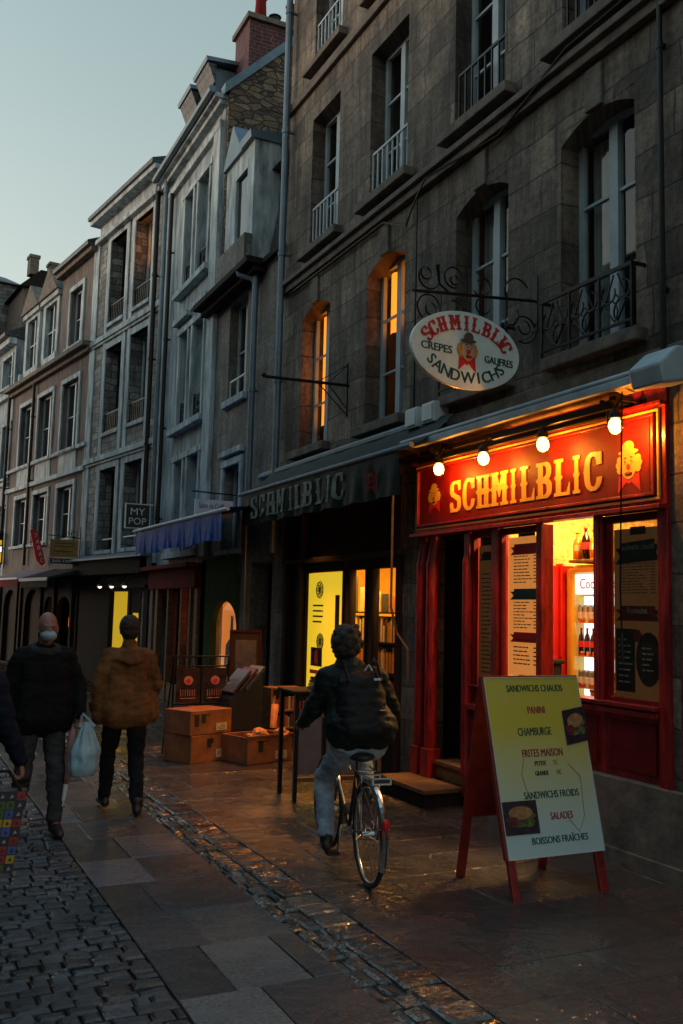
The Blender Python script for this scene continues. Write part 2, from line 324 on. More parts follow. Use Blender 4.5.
# ------------------------------------------------------------------ ground
def stones(name, x0, x1, y0, y1, w, l, jit, gap, h, m, alongx=True, base=0., tintv=.3, rnd=.02, chm=.014):
    """paving stones as low chamfered blocks"""
    mb = MB(); y = y0; row = 0
    while y < y1:
        ll = l*(1+random.uniform(-jit, jit)); x = x0 - (random.random()*w*.55 if alongx else 0)
        while x < x1:
            ww = w*(1+random.uniform(-jit, jit)*1.4); ww = x1-x if x1-(x+ww) < .35*w else ww; a, b = max(x, x0)+gap/2, min(x+ww, x1)-gap/2
            if b-a > .03:
                c, d = y+gap/2, min(y+ll, y1)-gap/2; z = base+random.uniform(-rnd, rnd)*.5; ch = min(h*.9, chm)
                tv = 1+random.uniform(-tintv, tintv); mb.tint = (tv*random.uniform(.95, 1.05), tv, tv*random.uniform(.95, 1.06))
                tx, ty = random.uniform(-rnd, rnd)*.3, random.uniform(-rnd, rnd)*.3
                j = lambda: random.uniform(-1, 1)*gap*.25
                lo = [(a+j(), c+j(), z-h), (b+j(), c+j(), z-h), (b+j(), d+j(), z-h), (a+j(), d+j(), z-h)]
                mid = [(p[0], p[1], z-ch) for p in lo]; e = ch*1.1
                top = [(mid[0][0]+e, mid[0][1]+e, z-tx-ty), (mid[1][0]-e, mid[1][1]+e, z+tx-ty), (mid[2][0]-e, mid[2][1]-e, z+tx+ty), (mid[3][0]+e, mid[3][1]-e, z-tx+ty)]
                mb.add(lo+mid+top, [(0, 1, 5, 4), (1, 2, 6, 5), (2, 3, 7, 6), (3, 0, 4, 7), (4, 5, 9, 8), (5, 6, 10, 9), (6, 7, 11, 10), (7, 4, 8, 11), (8, 9, 10, 11)])
            x += ww
        y += ll; row += 1
    return structure(name, mb, m)
X['cob'] = wet('wet_cobble', (.024, .027, .032), .16, .45, 1.5, 1.0, .03, 2, .4)
X['slabm'] = wet('wet_granite_slab', (.044, .046, .05), .1, .4, 1.1, .7, .02, 3, .6)
X['gut'] = wet('wet_gutter_setts', (.05, .045, .04), .05, .2, 2, .5, .07, 2.2, 1.0)
X['pave'] = wet('wet_paving', (.04, .034, .031), .08, .38, 1.6, 1.0, .035, 2.4, .9)
X['earth'] = mat('joint_grit', (.022, .021, .02), .7, var=.3, sc=9, bump=.4, bsc=60)
g = MB(); g.box(-400, 400, -60, 900, -.5, -.028); structure('ground', g, 'earth')
stones('cobbled_road', -2.2, 1.33, 1.2, 13, .125, .092, .25, .011, .05, 'cob', tintv=.45, rnd=.016, chm=.011)
stones('cobbled_road_beyond', -2.2, 1.33, 13, 42, .3, .2, .25, .02, .05, 'cob', tintv=.3, rnd=.02)
stones('granite_slab_path', 1.33, 2.18, 1.2, 42, .43, .62, .05, .006, .05, 'slabm', base=.0, tintv=.65, rnd=.006, chm=.003)
stones('gutter', 2.18, 2.38, 1.2, 24, .1, .16, .25, .014, .06, 'gut', base=-.004, tintv=.4, rnd=.016)
stones('gutter_edge_setts', 2.376, 2.606, 1.2, 24, .22, .2, .2, .014, .06, 'gut', alongx=False, base=-.001, tintv=.6, rnd=.014)
stones('pavement', 2.60, 5.3, 1.2, 20, .62, .42, .12, .005, .05, 'pave', base=0., tintv=.3, rnd=.003, chm=.003)
g = MB(); g.box(-2.2, 5, 20, 60, -.03, -.004); structure('pavement_beyond', g, 'pave')
# ------------------------------------------------------------------ facades
def wall(mb, s0, s1, z0, z1, th, ops, y=0):
    es = sorted({s0, s1, *[o[0] for o in ops], *[o[1] for o in ops]}); es = [e for e in es if s0 <= e <= s1]
    for a, b in zip(es, es[1:]):
        if b-a < 1e-4: continue
        m = (a+b)/2; cuts = sorted((o[2], o[3]) for o in ops if o[0] < m < o[1]); z = z0
        for c, d in cuts:
            if c > z: mb.box(a, b, y-th, y, z, c)
            z = max(z, d)
        if z < z1: mb.box(a, b, y-th, y, z, z1)
    for o in ops:
        if len(o) > 4 and o[4]:   # segmental head
            a, b, t, r = o[0], o[1], o[3], o[4]; n = 16; pts = [(a+(b-a)*i/n, t-(r*(2*i/n-1)**2 if r < .25 else r*(1-math.sqrt(max(0, 1-(2*i/n-1)**2))))) for i in range(n+1)]
            for side in (0, 1):
                seg = pts[:n//2+1] if side == 0 else pts[n//2:]
                poly = [(p[0], y-.003, p[1]) for p in seg]+[((a, y-.003, t) if side == 0 else (b, y-.003, t))]
                mb.prism(poly, (0, -th+.01, 0))
def window(house, s0, s1, z0, z1, rec=.2, cols=2, rows=3, fm='frame', gl='dglass', cur=None, y=0, fw=.055, tb=0, nm='window'):
    mb = MB(); ya, yb = y-rec-.05, y-rec
    mb.box(s0, s0+fw, ya, yb, z0, z1); mb.box(s1-fw, s1, ya, yb, z0, z1); mb.box(s0+fw, s1-fw, ya, yb, z1-fw, z1); mb.box(s0+fw, s1-fw, ya, yb, z0, z0+fw*1.3)
    if cols == 2: c = (s0+s1)/2; mb.box(c-.05, c+.05, ya-.004, yb+.012, z0+fw*1.3, z1-fw)
    for k in range(1, rows):
        z = z0+(z1-z0)*k/rows
        segs = [(s0+fw, s1-fw)] if cols == 1 else [(s0+fw, (s0+s1)/2-.05), ((s0+s1)/2+.05, s1-fw)]
        for a, b in segs: mb.box(a, b, ya+.01, yb-.008, z-.013, z+.013)
    w = mb.build(nm, fm, house)
    p = MB(); yy = y-rec-.03; p.quad((s0+fw/2, yy, z0), (s1-fw/2, yy, z0), (s1-fw/2, yy, z1), (s0+fw/2, yy, z1)); p.build('pane', gl, w)
    if cur:
        q = MB(); n = 14; yc = y-rec-(.12 if cur[0] != 'lit' else .075)
        for (a, b, c, d) in cur[1]:
            for i in range(n):
                u0, u1 = a+(b-a)*i/n, a+(b-a)*(i+1)/n; f = lambda i: yc-.02*math.sin(i*1.9)
                q.quad((u0, f(i), c), (u1, f(i+1), c), (u1, f(i+1), d), (u0, f(i), d))
        q.build('curtain', cur[0], w)
    return w
def surround(mb, s0, s1, z0, z1, w=.1, pr=.03, y=0, sill=True, head=True):
    mb.box(s0-w, s0, y, y+pr, z0, z1); mb.box(s1, s1+w, y, y+pr, z0, z1)
    if head: mb.box(s0-w, s1+w, y, y+pr*1.1, z1, z1+w)
    if sill: mb.box(s0-w*1.2, s1+w*1.2, y, y+pr+.07, z0-.08, z0)
def bars(house, s0, s1, z0, h, y, m='iron', n=9, nm='railing', scroll=False):
    mb = MB(); mb.box(s0, s1, y-.012, y+.012, z0+h-.03, z0+h); mb.box(s0, s1, y-.01, y+.01, z0+.04, z0+.06)
    for i in range(n):
        s = s0+.01+(s1-s0-.02)*i/(n-1)
        if not scroll or i in (0, n//3, 2*n//3, n-1): mb.box(s-.009, s+.009, y-.009, y+.009, z0, z0+h-.03)
    for s in (s0, s1): mb.box(s-.01, s+.01, -.05, y, z0+h-.03, z0+h-.005)
    if scroll:
        k = 3; w = (s1-s0)/k
        for i in range(k):
            c = s0+w*(i+.5)
            for sx in (-1, 1):
                for (dz, rad, a0) in ((.62, .075, 0), (.3, .1, 180)):
                    mb.torus((c+sx*.08, y, z0+h*dz), rad, .008, ax=(0, 1, 0), n=24, m=5, a0=a0+(40 if sx > 0 else 0), a1=a0+(290 if sx > 0 else -250))
                mb.tube([(c+sx*.02, y, z0+.08), (c+sx*.12, y, z0+h*.45), (c+sx*.02, y, z0+h*.9)], .008, 5)
    return mb.build(nm, m, house)
def pipe(house, s, z0, z1, y=.09, r=.05, m='zinc', nm='drainpipe'):
    mb = MB(); mb.tube([(s, y, z0), (s, y, z1)], r, 10)
    z = z0+.6
    while z < z1: mb.tube([(s, y, z-.03), (s, y, z+.03)], r*1.22, 10); mb.box(s-.015, s+.015, 0, y, z-.015, z+.015); z += 1.9
    return mb.build(nm, m, house, smooth=False)
# ---- corner house over the two lit shops
H = thing('stone_house', 'dark brown ashlar house with arched orange-lit windows over the red shop and the bookshop', 'house', MF, (8, 0, 0))
first = [(10.84, 11.76), (8.85, 9.78), (6.9, 7.8), (5.25, 6.14), (3.4, 4.3)]
ops = [(a, b, 3.98, 5.98, .13) for a, b in first]
second = [(10.68, 11.58), (8.85, 9.78), (6.95, 7.85), (5.22, 6.12), (3.4, 4.3)]
ops += [(a, b, 6.8, 8.74) for a, b in second]+[(a, b, 9.56, 11.6) for a, b in second]
shopops = [(4.95, 8.44, -.1, 3.36), (8.78, 12.12, -.1, 3.3)]
mb = MB(); wall(mb, 1.5, 12.44, 0, 12.6, .32, ops+shopops); mb.build('wall', 'stone', H)
mb = MB(); mb.box(1.5, 12.44, -5, -.75, 3.5, 12.6); mb.box(1.5, 4.7, -5, -.75, 0, 3.5); mb.box(12.2, 12.43, -5, -.33, 0, 12.6); mb.build('inner_wall', 'void', H)
mb = MB()
for z_, L_, w_ in ((6.69, second, .16), (9.44, second, .16), (3.87, first, .12)):
    for a, b in L_: mb = MB(); mb.box(a-w_, b+w_, -.2, .13, z_, z_+.11); mb.build('sill', 'sill', H, bevel=.012)
mb = MB(); mb.box(1.5, 12.5, 0, .07, 6.4, 6.5); mb.box(1.5, 12.5, 0, .12, 6.5, 6.57); mb.box(1.5, 12.5, 0, .06, 9.2, 9.34); mb.box(1.5, 12.5, 0, .04, 3.62, 3.78)
for a, b in first: mb.box((a+b)/2-.1, (a+b)/2+.1, 0, .035, 5.985, 6.35)
mb.build('string_course', 'sill', H, bevel=.01)
mb = MB(); zc = [(4.9, 6.62), (5.9, 6.6), (7.0, 6.36), (8.2, 6.42), (8.6, 6.3), (8.75, 6.12), (9.3, 6.36), (12.3, 6.36)]
mb.tube([(a, .05 if b < 6.4 else .14, b) for a, b in zc], .012, 5); mb.tube([(8.55, .03, 6.35), (8.55, .03, 3.8)], .01, 5); mb.build('cable', 'iron', H)
for i, (a, b) in enumerate(first):
    lit = i in (0, 1)
    if i == 0: cur = ('lit', [(a+.05, b-.1, 4.35, 5.9)]); gl = 'glass'
    elif i == 1: cur = ('lit', [(a+.05, b-.08, 5.15, 5.9)]); gl = 'glass'
    else: cur = ('curtain', [(a+.05, a+.25, 4.05, 5.9), (b-.25, b-.05, 4.05, 5.9)]); gl = 'glass'
    window(H, a, b, 3.98, 5.98, rec=.2, rows=3, gl=gl, cur=cur)
for j, z in enumerate((6.8, 9.56)):
    for i, (a, b) in enumerate(second):
        window(H, a, b, z, z+(1.94 if j == 0 else 2.04), rec=.2, rows=3, gl='glass', cur=('curtain', [(a+.05, a+.22, z+.1, z+1.8)]))
        bars(H, a+.03, b-.03, z, .62, -.03, 'frame' if i < 2 else 'iron', n=8)
for i, (a, b) in enumerate(first):
    if i in (2, 3): bars(H, a-.1, b+.1, 3.98, .5 if i == 3 else .45, .13, 'iron', n=10, scroll=True)
pipe(H, 12.32, 2.6, 12.6, y=.12, r=.05)
pipe(H, 4.93, 3.6, 12.6, y=.05, r=.022, m='iron', nm='cable_duct')
mb = MB(); mb.box(4.4, 12.6, -.5, .35, 12.6, 12.8); mb.build('cornice', 'sill', H, bevel=.02)
for s in (7.98, 8.32):
    mb = MB(); mb.box(s-.12, s+.12, .02, .2, 3.72, 3.93); mb.box(s-.1, s+.1, .2, .215, 3.74, 3.91); mb.box(s-.02, s+.02, 0, .06, 3.66, 3.72); mb.build('floodlight', 'white', H, bevel=.01)
# ---- low weathered house next to it
C2 = thing('weathered_house', 'narrow weathered grey house with a small jutting dormer, under the rubble gable', 'house', MF, (14, 0, 0))
ops = [(14.05, 14.95, 5.3, 7.0), (14.1, 14.9, 2.75, 4.15), (12.6, 13.5, 0, 2.5), (13.98, 15.7, .05, 2.15)]
mb = MB(); wall(mb, 12.44, 16.0, 0, 7.15, .3, ops); mb.build('wall', 'c2', C2)
mb = MB(); mb.box(12.44, 15.9, -5, -.7, 2.6, 7.2); mb.box(12.44, 15.9, -5, -2.2, 0, 2.6); mb.build('inner_wall', 'void', C2)
for o in ops[:2]: window(C2, *o[:4], rec=.16, rows=2)
mb = MB(); surround(mb, 14.1, 14.9, 2.75, 4.15, .12, .05); mb.box(13.96, 15.04, 0, .1, 4.32, 4.42); mb.build('window_surround', 'trim', C2, bevel=.01)
mb = MB(); mb.box(13.96, 15.04, -.1, .08, 5.18, 5.3); mb.build('sill', 'trim', C2, bevel=.01)
mb = MB(); mb.prism([(0, .0, 7.15), (0, .34, 7.3), (0, .36, 7.42), (0, 0, 7.42)], (0, 0, 0)); mb = MB()
for (a, b, c, d) in ((13.25, 16.0, 7.05, 7.15), (13.2, 16.05, 7.15, 7.26)): mb.box(a, b, 0, .22 if c < 7.1 else .36, c, d)
mb.box(12.44, 13.2, 0, .1, 7.15, 7.25); mb.build('cornice', 'dark', C2, bevel=.015)
mb = MB(); mb.prism([(12.46, -.05, 7.15), (12.46, -.35, 8.8), (12.46, -.1, 8.84), (12.46, -.75, 9.55), (12.46, -1.4, 10.2), (12.46, -2.6, 10.3), (12.46, -2.6, 7.15)], (3.12, 0, 0)); mb.build('roof', 'slate', C2)
# dormer
mb = MB(); wall(mb, 13.5, 14.75, 7.26, 9.3, .06, [(13.74, 14.3, 7.85, 8.95)], y=.2); mb.box(13.44, 13.5, -.25, .2, 7.26, 9.3); mb.box(14.75, 14.8, -.25, .2, 7.26, 9.3); d = mb.build('dormer', 'trim', C2)
mb = MB(); mb.prism([(13.4, .28, 9.3), (13.4, -.3, 9.3), (13.4, -.3, 9.5), (13.4, .3, 9.42)], (.5, 0, 0)); mb.prism([(13.9, .26, 9.3), (14.86, .26, 9.3), (14.4, .26, 9.95)], (0, -.6, 0)); mb.build('dormer_roof', 'zinc', d)
mb = MB(); mb.box(13.4, 14.8, .2, .34, 7.26, 7.7); mb.build('dormer_apron', 'c2', d, bevel=.01)
mb = MB(); mb.quad((13.74, .15, 7.85), (14.3, .15, 7.85), (14.3, .15, 8.95), (13.74, .15, 8.95)); mb.build('pane', 'dglass', d)
pipe(C2, 13.46, 2.7, 7.1, y=.1, r=.05); 
mb = MB(); mb.tube([(13.46, .1, 6.9), (13.5, .14, 7.0), (13.7, .3, 7.1), (13.75, .33, 7.3)], .045, 8); mb.build('gutter_elbow', 'zinc', C2)
bars(C2, 14.1, 14.9, 5.3, .35, -.03, 'white', n=3)
# ---- tall pale house with dormers and brick chimney
C1 = thing('tall_pale_house', 'tall pale painted house with paired long windows, slate dormers and a red brick chimney', 'house', MF, (17.5, 0, 0))
up3 = [(17.42, 18.14), (16.3, 17.04)]; lev = [(8.16, 10.15), (5.32, 7.25), (2.85, 4.66)]
xw = [(17.42, 17.98), (16.38, 17.08)]
ops = [(a, b, z0, z1) for (z0, z1) in lev for a, b in xw]+[(16.25, 19.1, 0, 2.2)]
mb = MB(); wall(mb, 15.65, 19.6, 0, 11.3, .3, ops); mb.build('wall', 'cren', C1)
mb = MB(); mb.box(15.95, 19.6, -5.5, -.7, 2.4, 11.3); mb.box(15.95, 19.6, -5.5, -2.5, 0, 2.4); mb.box(19.3, 19.58, -2.5, -.32, 0, 2.4); mb.build('inner_wall', 'void', C1)
for z0, z1 in lev:
    for a, b in xw:
        window(C1, a, b, z0, z1, rec=.14, rows=4, cur=None)
        if z0 > 4: bars(C1, a+.02, b-.02, z0, .55, -.04, 'iron', n=8, scroll=True)
mb = MB()
for z0, z1 in lev:
    for a, b in xw: surround(mb, a, b, z0, z1, .09, .05, sill=False, head=False)
    mb.box(16.2, 18.15, 0, .06, z1, z1+.12); mb.box(16.1, 18.25, 0, .16, z0-.12, z0)
for s in (15.65, 19.1): mb.box(s, s+.4, 0, .09, 2.7, 10.6)
mb.box(16.1, 17.1, 0, .12, 7.5, 7.62); mb.box(17.3, 18.3, 0, .12, 7.5, 7.62)
mb.build('trim', 'trim', C1, bevel=.008)
mb = MB(); mb.box(15.67, 19.58, -.29, .1, 10.6, 10.75); mb.box(15.6, 19.65, -.28, .14, 11.0, 11.1); mb.box(15.58, 19.65, -.27, .24, 11.1, 11.2); mb.build('cornice', 'trim', C1, bevel=.015)
mb = MB(); mb.tube([(15.55, .3, 11.22), (19.65, .3, 11.18)], .07, 8); mb.build('gutter', 'zinc', C1)
mb = MB(); mb.prism([(15.72, .1, 11.3), (15.72, -2.6, 14.0), (15.72, -5.5, 11.3)], (3.9, 0, 0)); mb.build('roof', 'slate', C1)
mb = MB(); mb.box(15.54, 15.64, -5.5, -.02, 7.5, 11.3); mb.prism([(15.54, -.02, 11.3), (15.54, -2.62, 13.95), (15.54, -5.5, 11.3)], (.1, 0, 0)); mb.build('gable', 'rubble', C1)
mb = MB(); mb.prism([(15.48, .08, 11.16), (15.48, -2.6, 13.84), (15.48, -2.6, 14.04), (15.48, .08, 11.36)], (.24, 0, 0)); mb.build('verge', 'zinc', C1)
for s in (16.45, 17.55):
    mb = MB(); mb.box(s, s+.06, -1.1, -.02, 11.2, 12.2); mb.box(s+.54, s+.6, -1.1, -.02, 11.2, 12.2); mb.box(s+.06, s+.54, -.08, -.03, 11.2, 11.5); d = mb.build('dormer', 'zinc', C1)
    mb = MB(); mb.prism([(s-.15, .2, 12.22), (s-.15, -1.6, 12.4), (s-.15, -1.6, 12.46), (s-.15, .22, 12.3)], (.9, 0, 0)); mb.m = 1; mb.prism([(s-.1, .17, 12.21), (s-.1, .0, 12.21), (s-.1, .02, 11.85)], (.8, 0, 0)); mb.build('dormer_roof', ['zinc', 'slate'], d)
    mb = MB(); mb.quad((s+.06, -.05, 11.5), (s+.54, -.05, 11.5), (s+.54, -.05, 12.2), (s+.06, -.05, 12.2)); mb.build('pane', 'dglass', d)
mb = MB(); mb.box(15.7, 16.5, -2.1, -.42, 11.4, 12.9); ch = mb.build('chimney', 'brick', C1)
mb = MB(); mb.box(15.64, 16.56, -2.16, -.36, 12.9, 13.0); mb.build('chimney_cap', 'sill', ch)
for k, (q, hh) in enumerate(((-.75, .6), (-1.05, .3), (-1.4, .62), (-1.8, .6))):
    mb = MB(); mb.tube([(16.05, q, 13.0), (16.05, q, 13.0+hh), (16.05, q, 13.02+hh)], [.13, .1, .13], 12); mb.build('chimney_pot', 'oldred' if hh > .4 else 'iron', ch, smooth=False)
pipe(C1, 19.25, 2.6, 11.2, y=.12, r=.055); pipe(C1, 18.85, 3, 10.6, y=.1, r=.045, m='iron')
# ---- grey rubble house
B = thing('grey_rubble_house', 'grey rubble house with smooth stone bands and one orange-lit top window', 'house', BF, (2, 0, 0))
bw = [(2.28, 3.32), (.72, 1.74)]; lev = [(8.74, 10.9), (5.98, 8.1), (3.1, 5.07)]
ops = [(a, b, z0, z1) for z0, z1 in lev for a, b in bw]+[(.4, 3.9, 0, 2.75)]
mb = MB(); wall(mb, 0, 4.34, 0, 11.1, .4, ops); mb.build('wall', 'bstone', B)
mb = MB(); mb.box(0, 4.34, -5, -.85, 2.8, 11.3); mb.box(0, 4.34, -5, -2.4, 0, 2.8); mb.build('inner_wall', 'void', B)
mb = MB()
for a, b in bw:
    mb.box(a-.2, a-.003, 0, .03, 3.0, 8.35); mb.box(b+.003, b+.2, 0, .03, 3.0, 8.35); mb.box(a-.2, a-.003, 0, .03, 8.5, 11.1); mb.box(b+.003, b+.2, 0, .03, 8.5, 11.1)
    for z0, z1 in lev: mb.box(a-.003, b+.003, -.1, .028, z1, z1+.16); mb.box(a, b, -.3, .06, z0-.09, z0)
mb.box(4.1, 4.34, 0, .035, 3, 11.1); mb.box(0, .14, 0, .035, 3, 11.1)
for z in (8.36, 5.3): mb.box(-.02, 4.36, 0, .1, z, z+.13); mb.box(-.02, 4.36, 0, .06, z-.07, z)
mb.box(.2, 4.1, 0, .04, 11.1, 11.5); mb.build('trim', 'trim', B, bevel=.008)
mb = MB(); mb.box(.15, 4.15, -.4, .16, 11.02, 11.14); mb.box(.1, 4.2, -.4, .3, 11.5, 11.62); mb.build('cornice', 'trim', B, bevel=.015)
mb = MB(); mb.prism([(.1, .36, 11.62), (.1, .36, 11.72), (.1, -2.6, 12.9), (.1, -5, 11.62)], (4.1, 0, 0)); mb.prism([(-.4, .2, 11.2), (-.4, -2.6, 12.6), (-.4, -5, 11.2)], (.5, 0, 0)); mb.build('roof', 'slate', B)
for j, (z0, z1) in enumerate(lev):
    for i, (a, b) in enumerate(bw):
        cur = ('lit', [(a+.3, b-.08, z0+1.15, z1-.2)]) if (j == 0 and i == 1) else None
        window(B, a, b, z0, z1, rec=.3, rows=1, gl='glass' if cur else 'dglass', cur=cur, fm='dark' if i == 0 else 'frame')
        if j < 2: bars(B, a, b, z0, .5, -.04, 'iron', n=10)
pipe(B, .25, 2.8, 11.2, y=.12, r=.055, m='iron')
# ---- pink plaster house
A = thing('pink_plaster_house', 'pink plastered house with pale window surrounds and pedimented stone dormers, above the tobacco bar', 'house', AF, (3, 0, 0))
w2 = [(4.93, 6.1), (2.98, 4.28), (.84, 2.14)]
ops = [(a, b, 5.93, 7.8) for a, b in w2]+[(a, b, 3.5, 4.93) for a, b in w2]+[(.9, 1.88, 8.75, 10.35), (.4, 2.6, 0, 2.6), (3.0, 4.6, 0, 2.4), (5.2, 6.8, 0, 2.4)]
mb = MB(); wall(mb, 0, 7.19, 0, 8.6, .3, ops); wall(mb, 0, 2.75, 8.6, 11.05, .3, ops); mb.build('wall', 'pink', A)
mb = MB(); mb.box(0, 7.19, -5, -.7, 2.7, 8.8); mb.box(0, 7.19, -5, -2.2, 0, 2.7); mb.box(0, 2.7, -5, -.7, 8.8, 11.1); mb.build('inner_wall', 'void', A)
mb = MB()
for a, b in w2: surround(mb, a, b, 5.93, 7.8, .13, .05); surround(mb, a, b, 3.5, 4.93, .13, .05); mb.box(a-.05, b+.05, 0, .03, 5.35, 5.85)
surround(mb, .9, 1.88, 8.75, 10.35, .13, .05); mb.box(-.02, 7.2, 0, .1, 5.83, 5.95-.02); mb.box(-.02, 7.2, 0, .11, 5.2, 5.32); mb.box(0, .14, 0, .04, 3, 11.05); mb.build('trim', 'trim', A, bevel=.008)
mb = MB(); mb.box(-.05, 7.25, 0, .14, 8.3, 8.42); mb.box(-.05, 7.25, 0, .3, 8.42, 8.55); mb.box(-.05, 2.8, 0, .2, 10.95, 11.1); mb.build('cornice', 'sill', A, bevel=.015)
mb = MB(); mb.prism([(2.75, -.02, 8.56), (2.75, -.9, 10.9), (2.75, -3, 12.2), (2.75, -5, 8.6)], (4.44, 0, 0)); mb.prism([(-.05, .3, 11.08), (-.05, .3, 11.2), (-.05, -2.8, 12.6), (-.05, -5, 11.1)], (2.85, 0, 0)); mb.build('roof', 'slate', A)
for a, b in w2:
    window(A, a, b, 5.93, 7.8, rec=.12, rows=2); window(A, a, b, 3.5, 4.93, rec=.12, rows=2)
window(A, .9, 1.88, 8.75, 10.35, rec=.12, rows=2)
for a in (3.05, 4.85):
    mb = MB(); wall(mb, a-.1, a+1.35, 8.56, 10.75, .2, [(a+.12, a+1.12, 8.95, 10.5)], y=.02); mb.box(a-.1, a-.02, -1.2, -.18, 8.6, 10.7); mb.box(a+1.27, a+1.35, -1.2, -.18, 8.6, 10.7)
    mb.box(a-.2, a+1.45, -.1, .1, 10.6, 10.75); mb.box(a-.25, a-.1, -.05, .12, 8.56, 8.9); mb.box(a+1.35, a+1.5, -.05, .12, 8.56, 8.9); d = mb.build('stone_dormer', 'trim', A, bevel=.01)
    mb = MB(); mb.prism([(a-.25, .16, 10.75), (a+1.5, .16, 10.75), (a+.62, .16, 11.55)], (0, -1.6, 0)); mb.build('pediment', 'sill', d)
    mb = MB(); mb.quad((a+.12, -.12, 8.95), (a+1.12, -.12, 8.95), (a+1.12, -.12, 10.5), (a+.12, -.12, 10.5)); mb.build('pane', 'dglass', d)
    mb = MB(); mb.box(a+.58, a+.66, -.11, -.07, 8.95, 10.5); mb.box(a+.12, a+1.12, -.11, -.08, 9.7, 9.74); mb.build('window_frame', 'frame', d)
pipe(A, 4.6, 2.9, 8.4, y=.1, r=.045, m='iron'); pipe(A, 7.15, 2.9, 8.4, y=.12, r=.05, m='iron')
# ---- last house on the left
Z = thing('end_house', 'pale grey house with tall windows at the far left end of the row', 'house', ZF, (2, 0, 0))
ops = [(.3, 1.35, 8.8, 9.8), (.05, .95, 5.75, 7.5), (1.9, 2.9, 8.8, 9.8), (1.9, 2.9, 5.75, 7.5), (.3, 3.5, 0, 2.7), (.1, 1.0, 3.4, 4.9)]
mb = MB(); wall(mb, 0, 7, 0, 10.3, .3, ops); mb.build('wall', 'cren', Z)
mb = MB(); mb.box(0, 7, -6, -.8, 0, 10.3); mb.build('inner_wall', 'void', Z)
for o in (ops[0], ops[1], ops[2], ops[3], ops[5]): window(Z, *o[:4], rec=.15, rows=2)
mb = MB(); mb.box(-.05, 7, 0, .25, 10.1, 10.3); mb.box(-.05, 7, 0, .1, 5.5, 5.62); mb.box(-.05, 7, 0, .15, 8.35, 8.5)
for o in ops[:2]: surround(mb, *o[:4], .1, .04)
mb.build('cornice', 'trim', Z, bevel=.01)
mb = MB(); mb.prism([(-.05, .4, 10.3), (-.05, .4, 10.42), (-.05, -3, 12.2), (-.05, -6, 10.3)], (7, 0, 0)); mb.build('roof', 'slate', Z)
# ---- buildings standing behind the row
T = thing('rear_stone_house', 'pale stone house rising behind the left end of the row', 'house', (2.6, 41, R(9)), own=True)
mb = MB(); mb.box(-4, 1.7, 0, 5, 0, 15.4); mb.build('wall', 'bstone', T)
mb = MB(); mb.prism([(-4.1, -.2, 15.4), (1.8, -.2, 15.4), (1.3, 1, 16.0), (-4.1, 1, 16.3)], (0, 4, 0)); mb.build('roof', 'slate', T)
T = thing('mossy_roofed_house', 'dark brown gabled house with two stub chimneys and a mossy roof behind the dormers', 'house', (4.1, 38.5, R(6)), own=True)
mb = MB(); mb.box(.0, 3, 0, 4, 0, 14.6); mb.build('wall', 'sill', T)
mb = MB(); mb.prism([(-.2, -.2, 14.5), (3.2, -.2, 14.5), (2.6, -.2, 15.3), (.6, -.2, 15.3)], (0, 4.4, 0)); mb.build('roof', 'dark', T)
mb = MB(); mb.prism([(1.1, -.26, 15.28), (3.0, -.26, 14.75), (2.9, -.26, 15.0), (2.3, -.26, 15.62), (1.7, -.26, 15.72), (1.2, -.26, 15.5)], (0, 3, 0)); mb.build('moss', 'moss', T)
for q in (.25, 1.05):
    mb = MB(); mb.box(q, q+.35, .2, .7, 15.2, 16.0 if q < .5 else 15.85); mb.box(q-.04, q+.39, .16, .74, 15.9 if q < .5 else 15.75, 16.02 if q < .5 else 15.87); mb.build('chimney', 'sill', T)
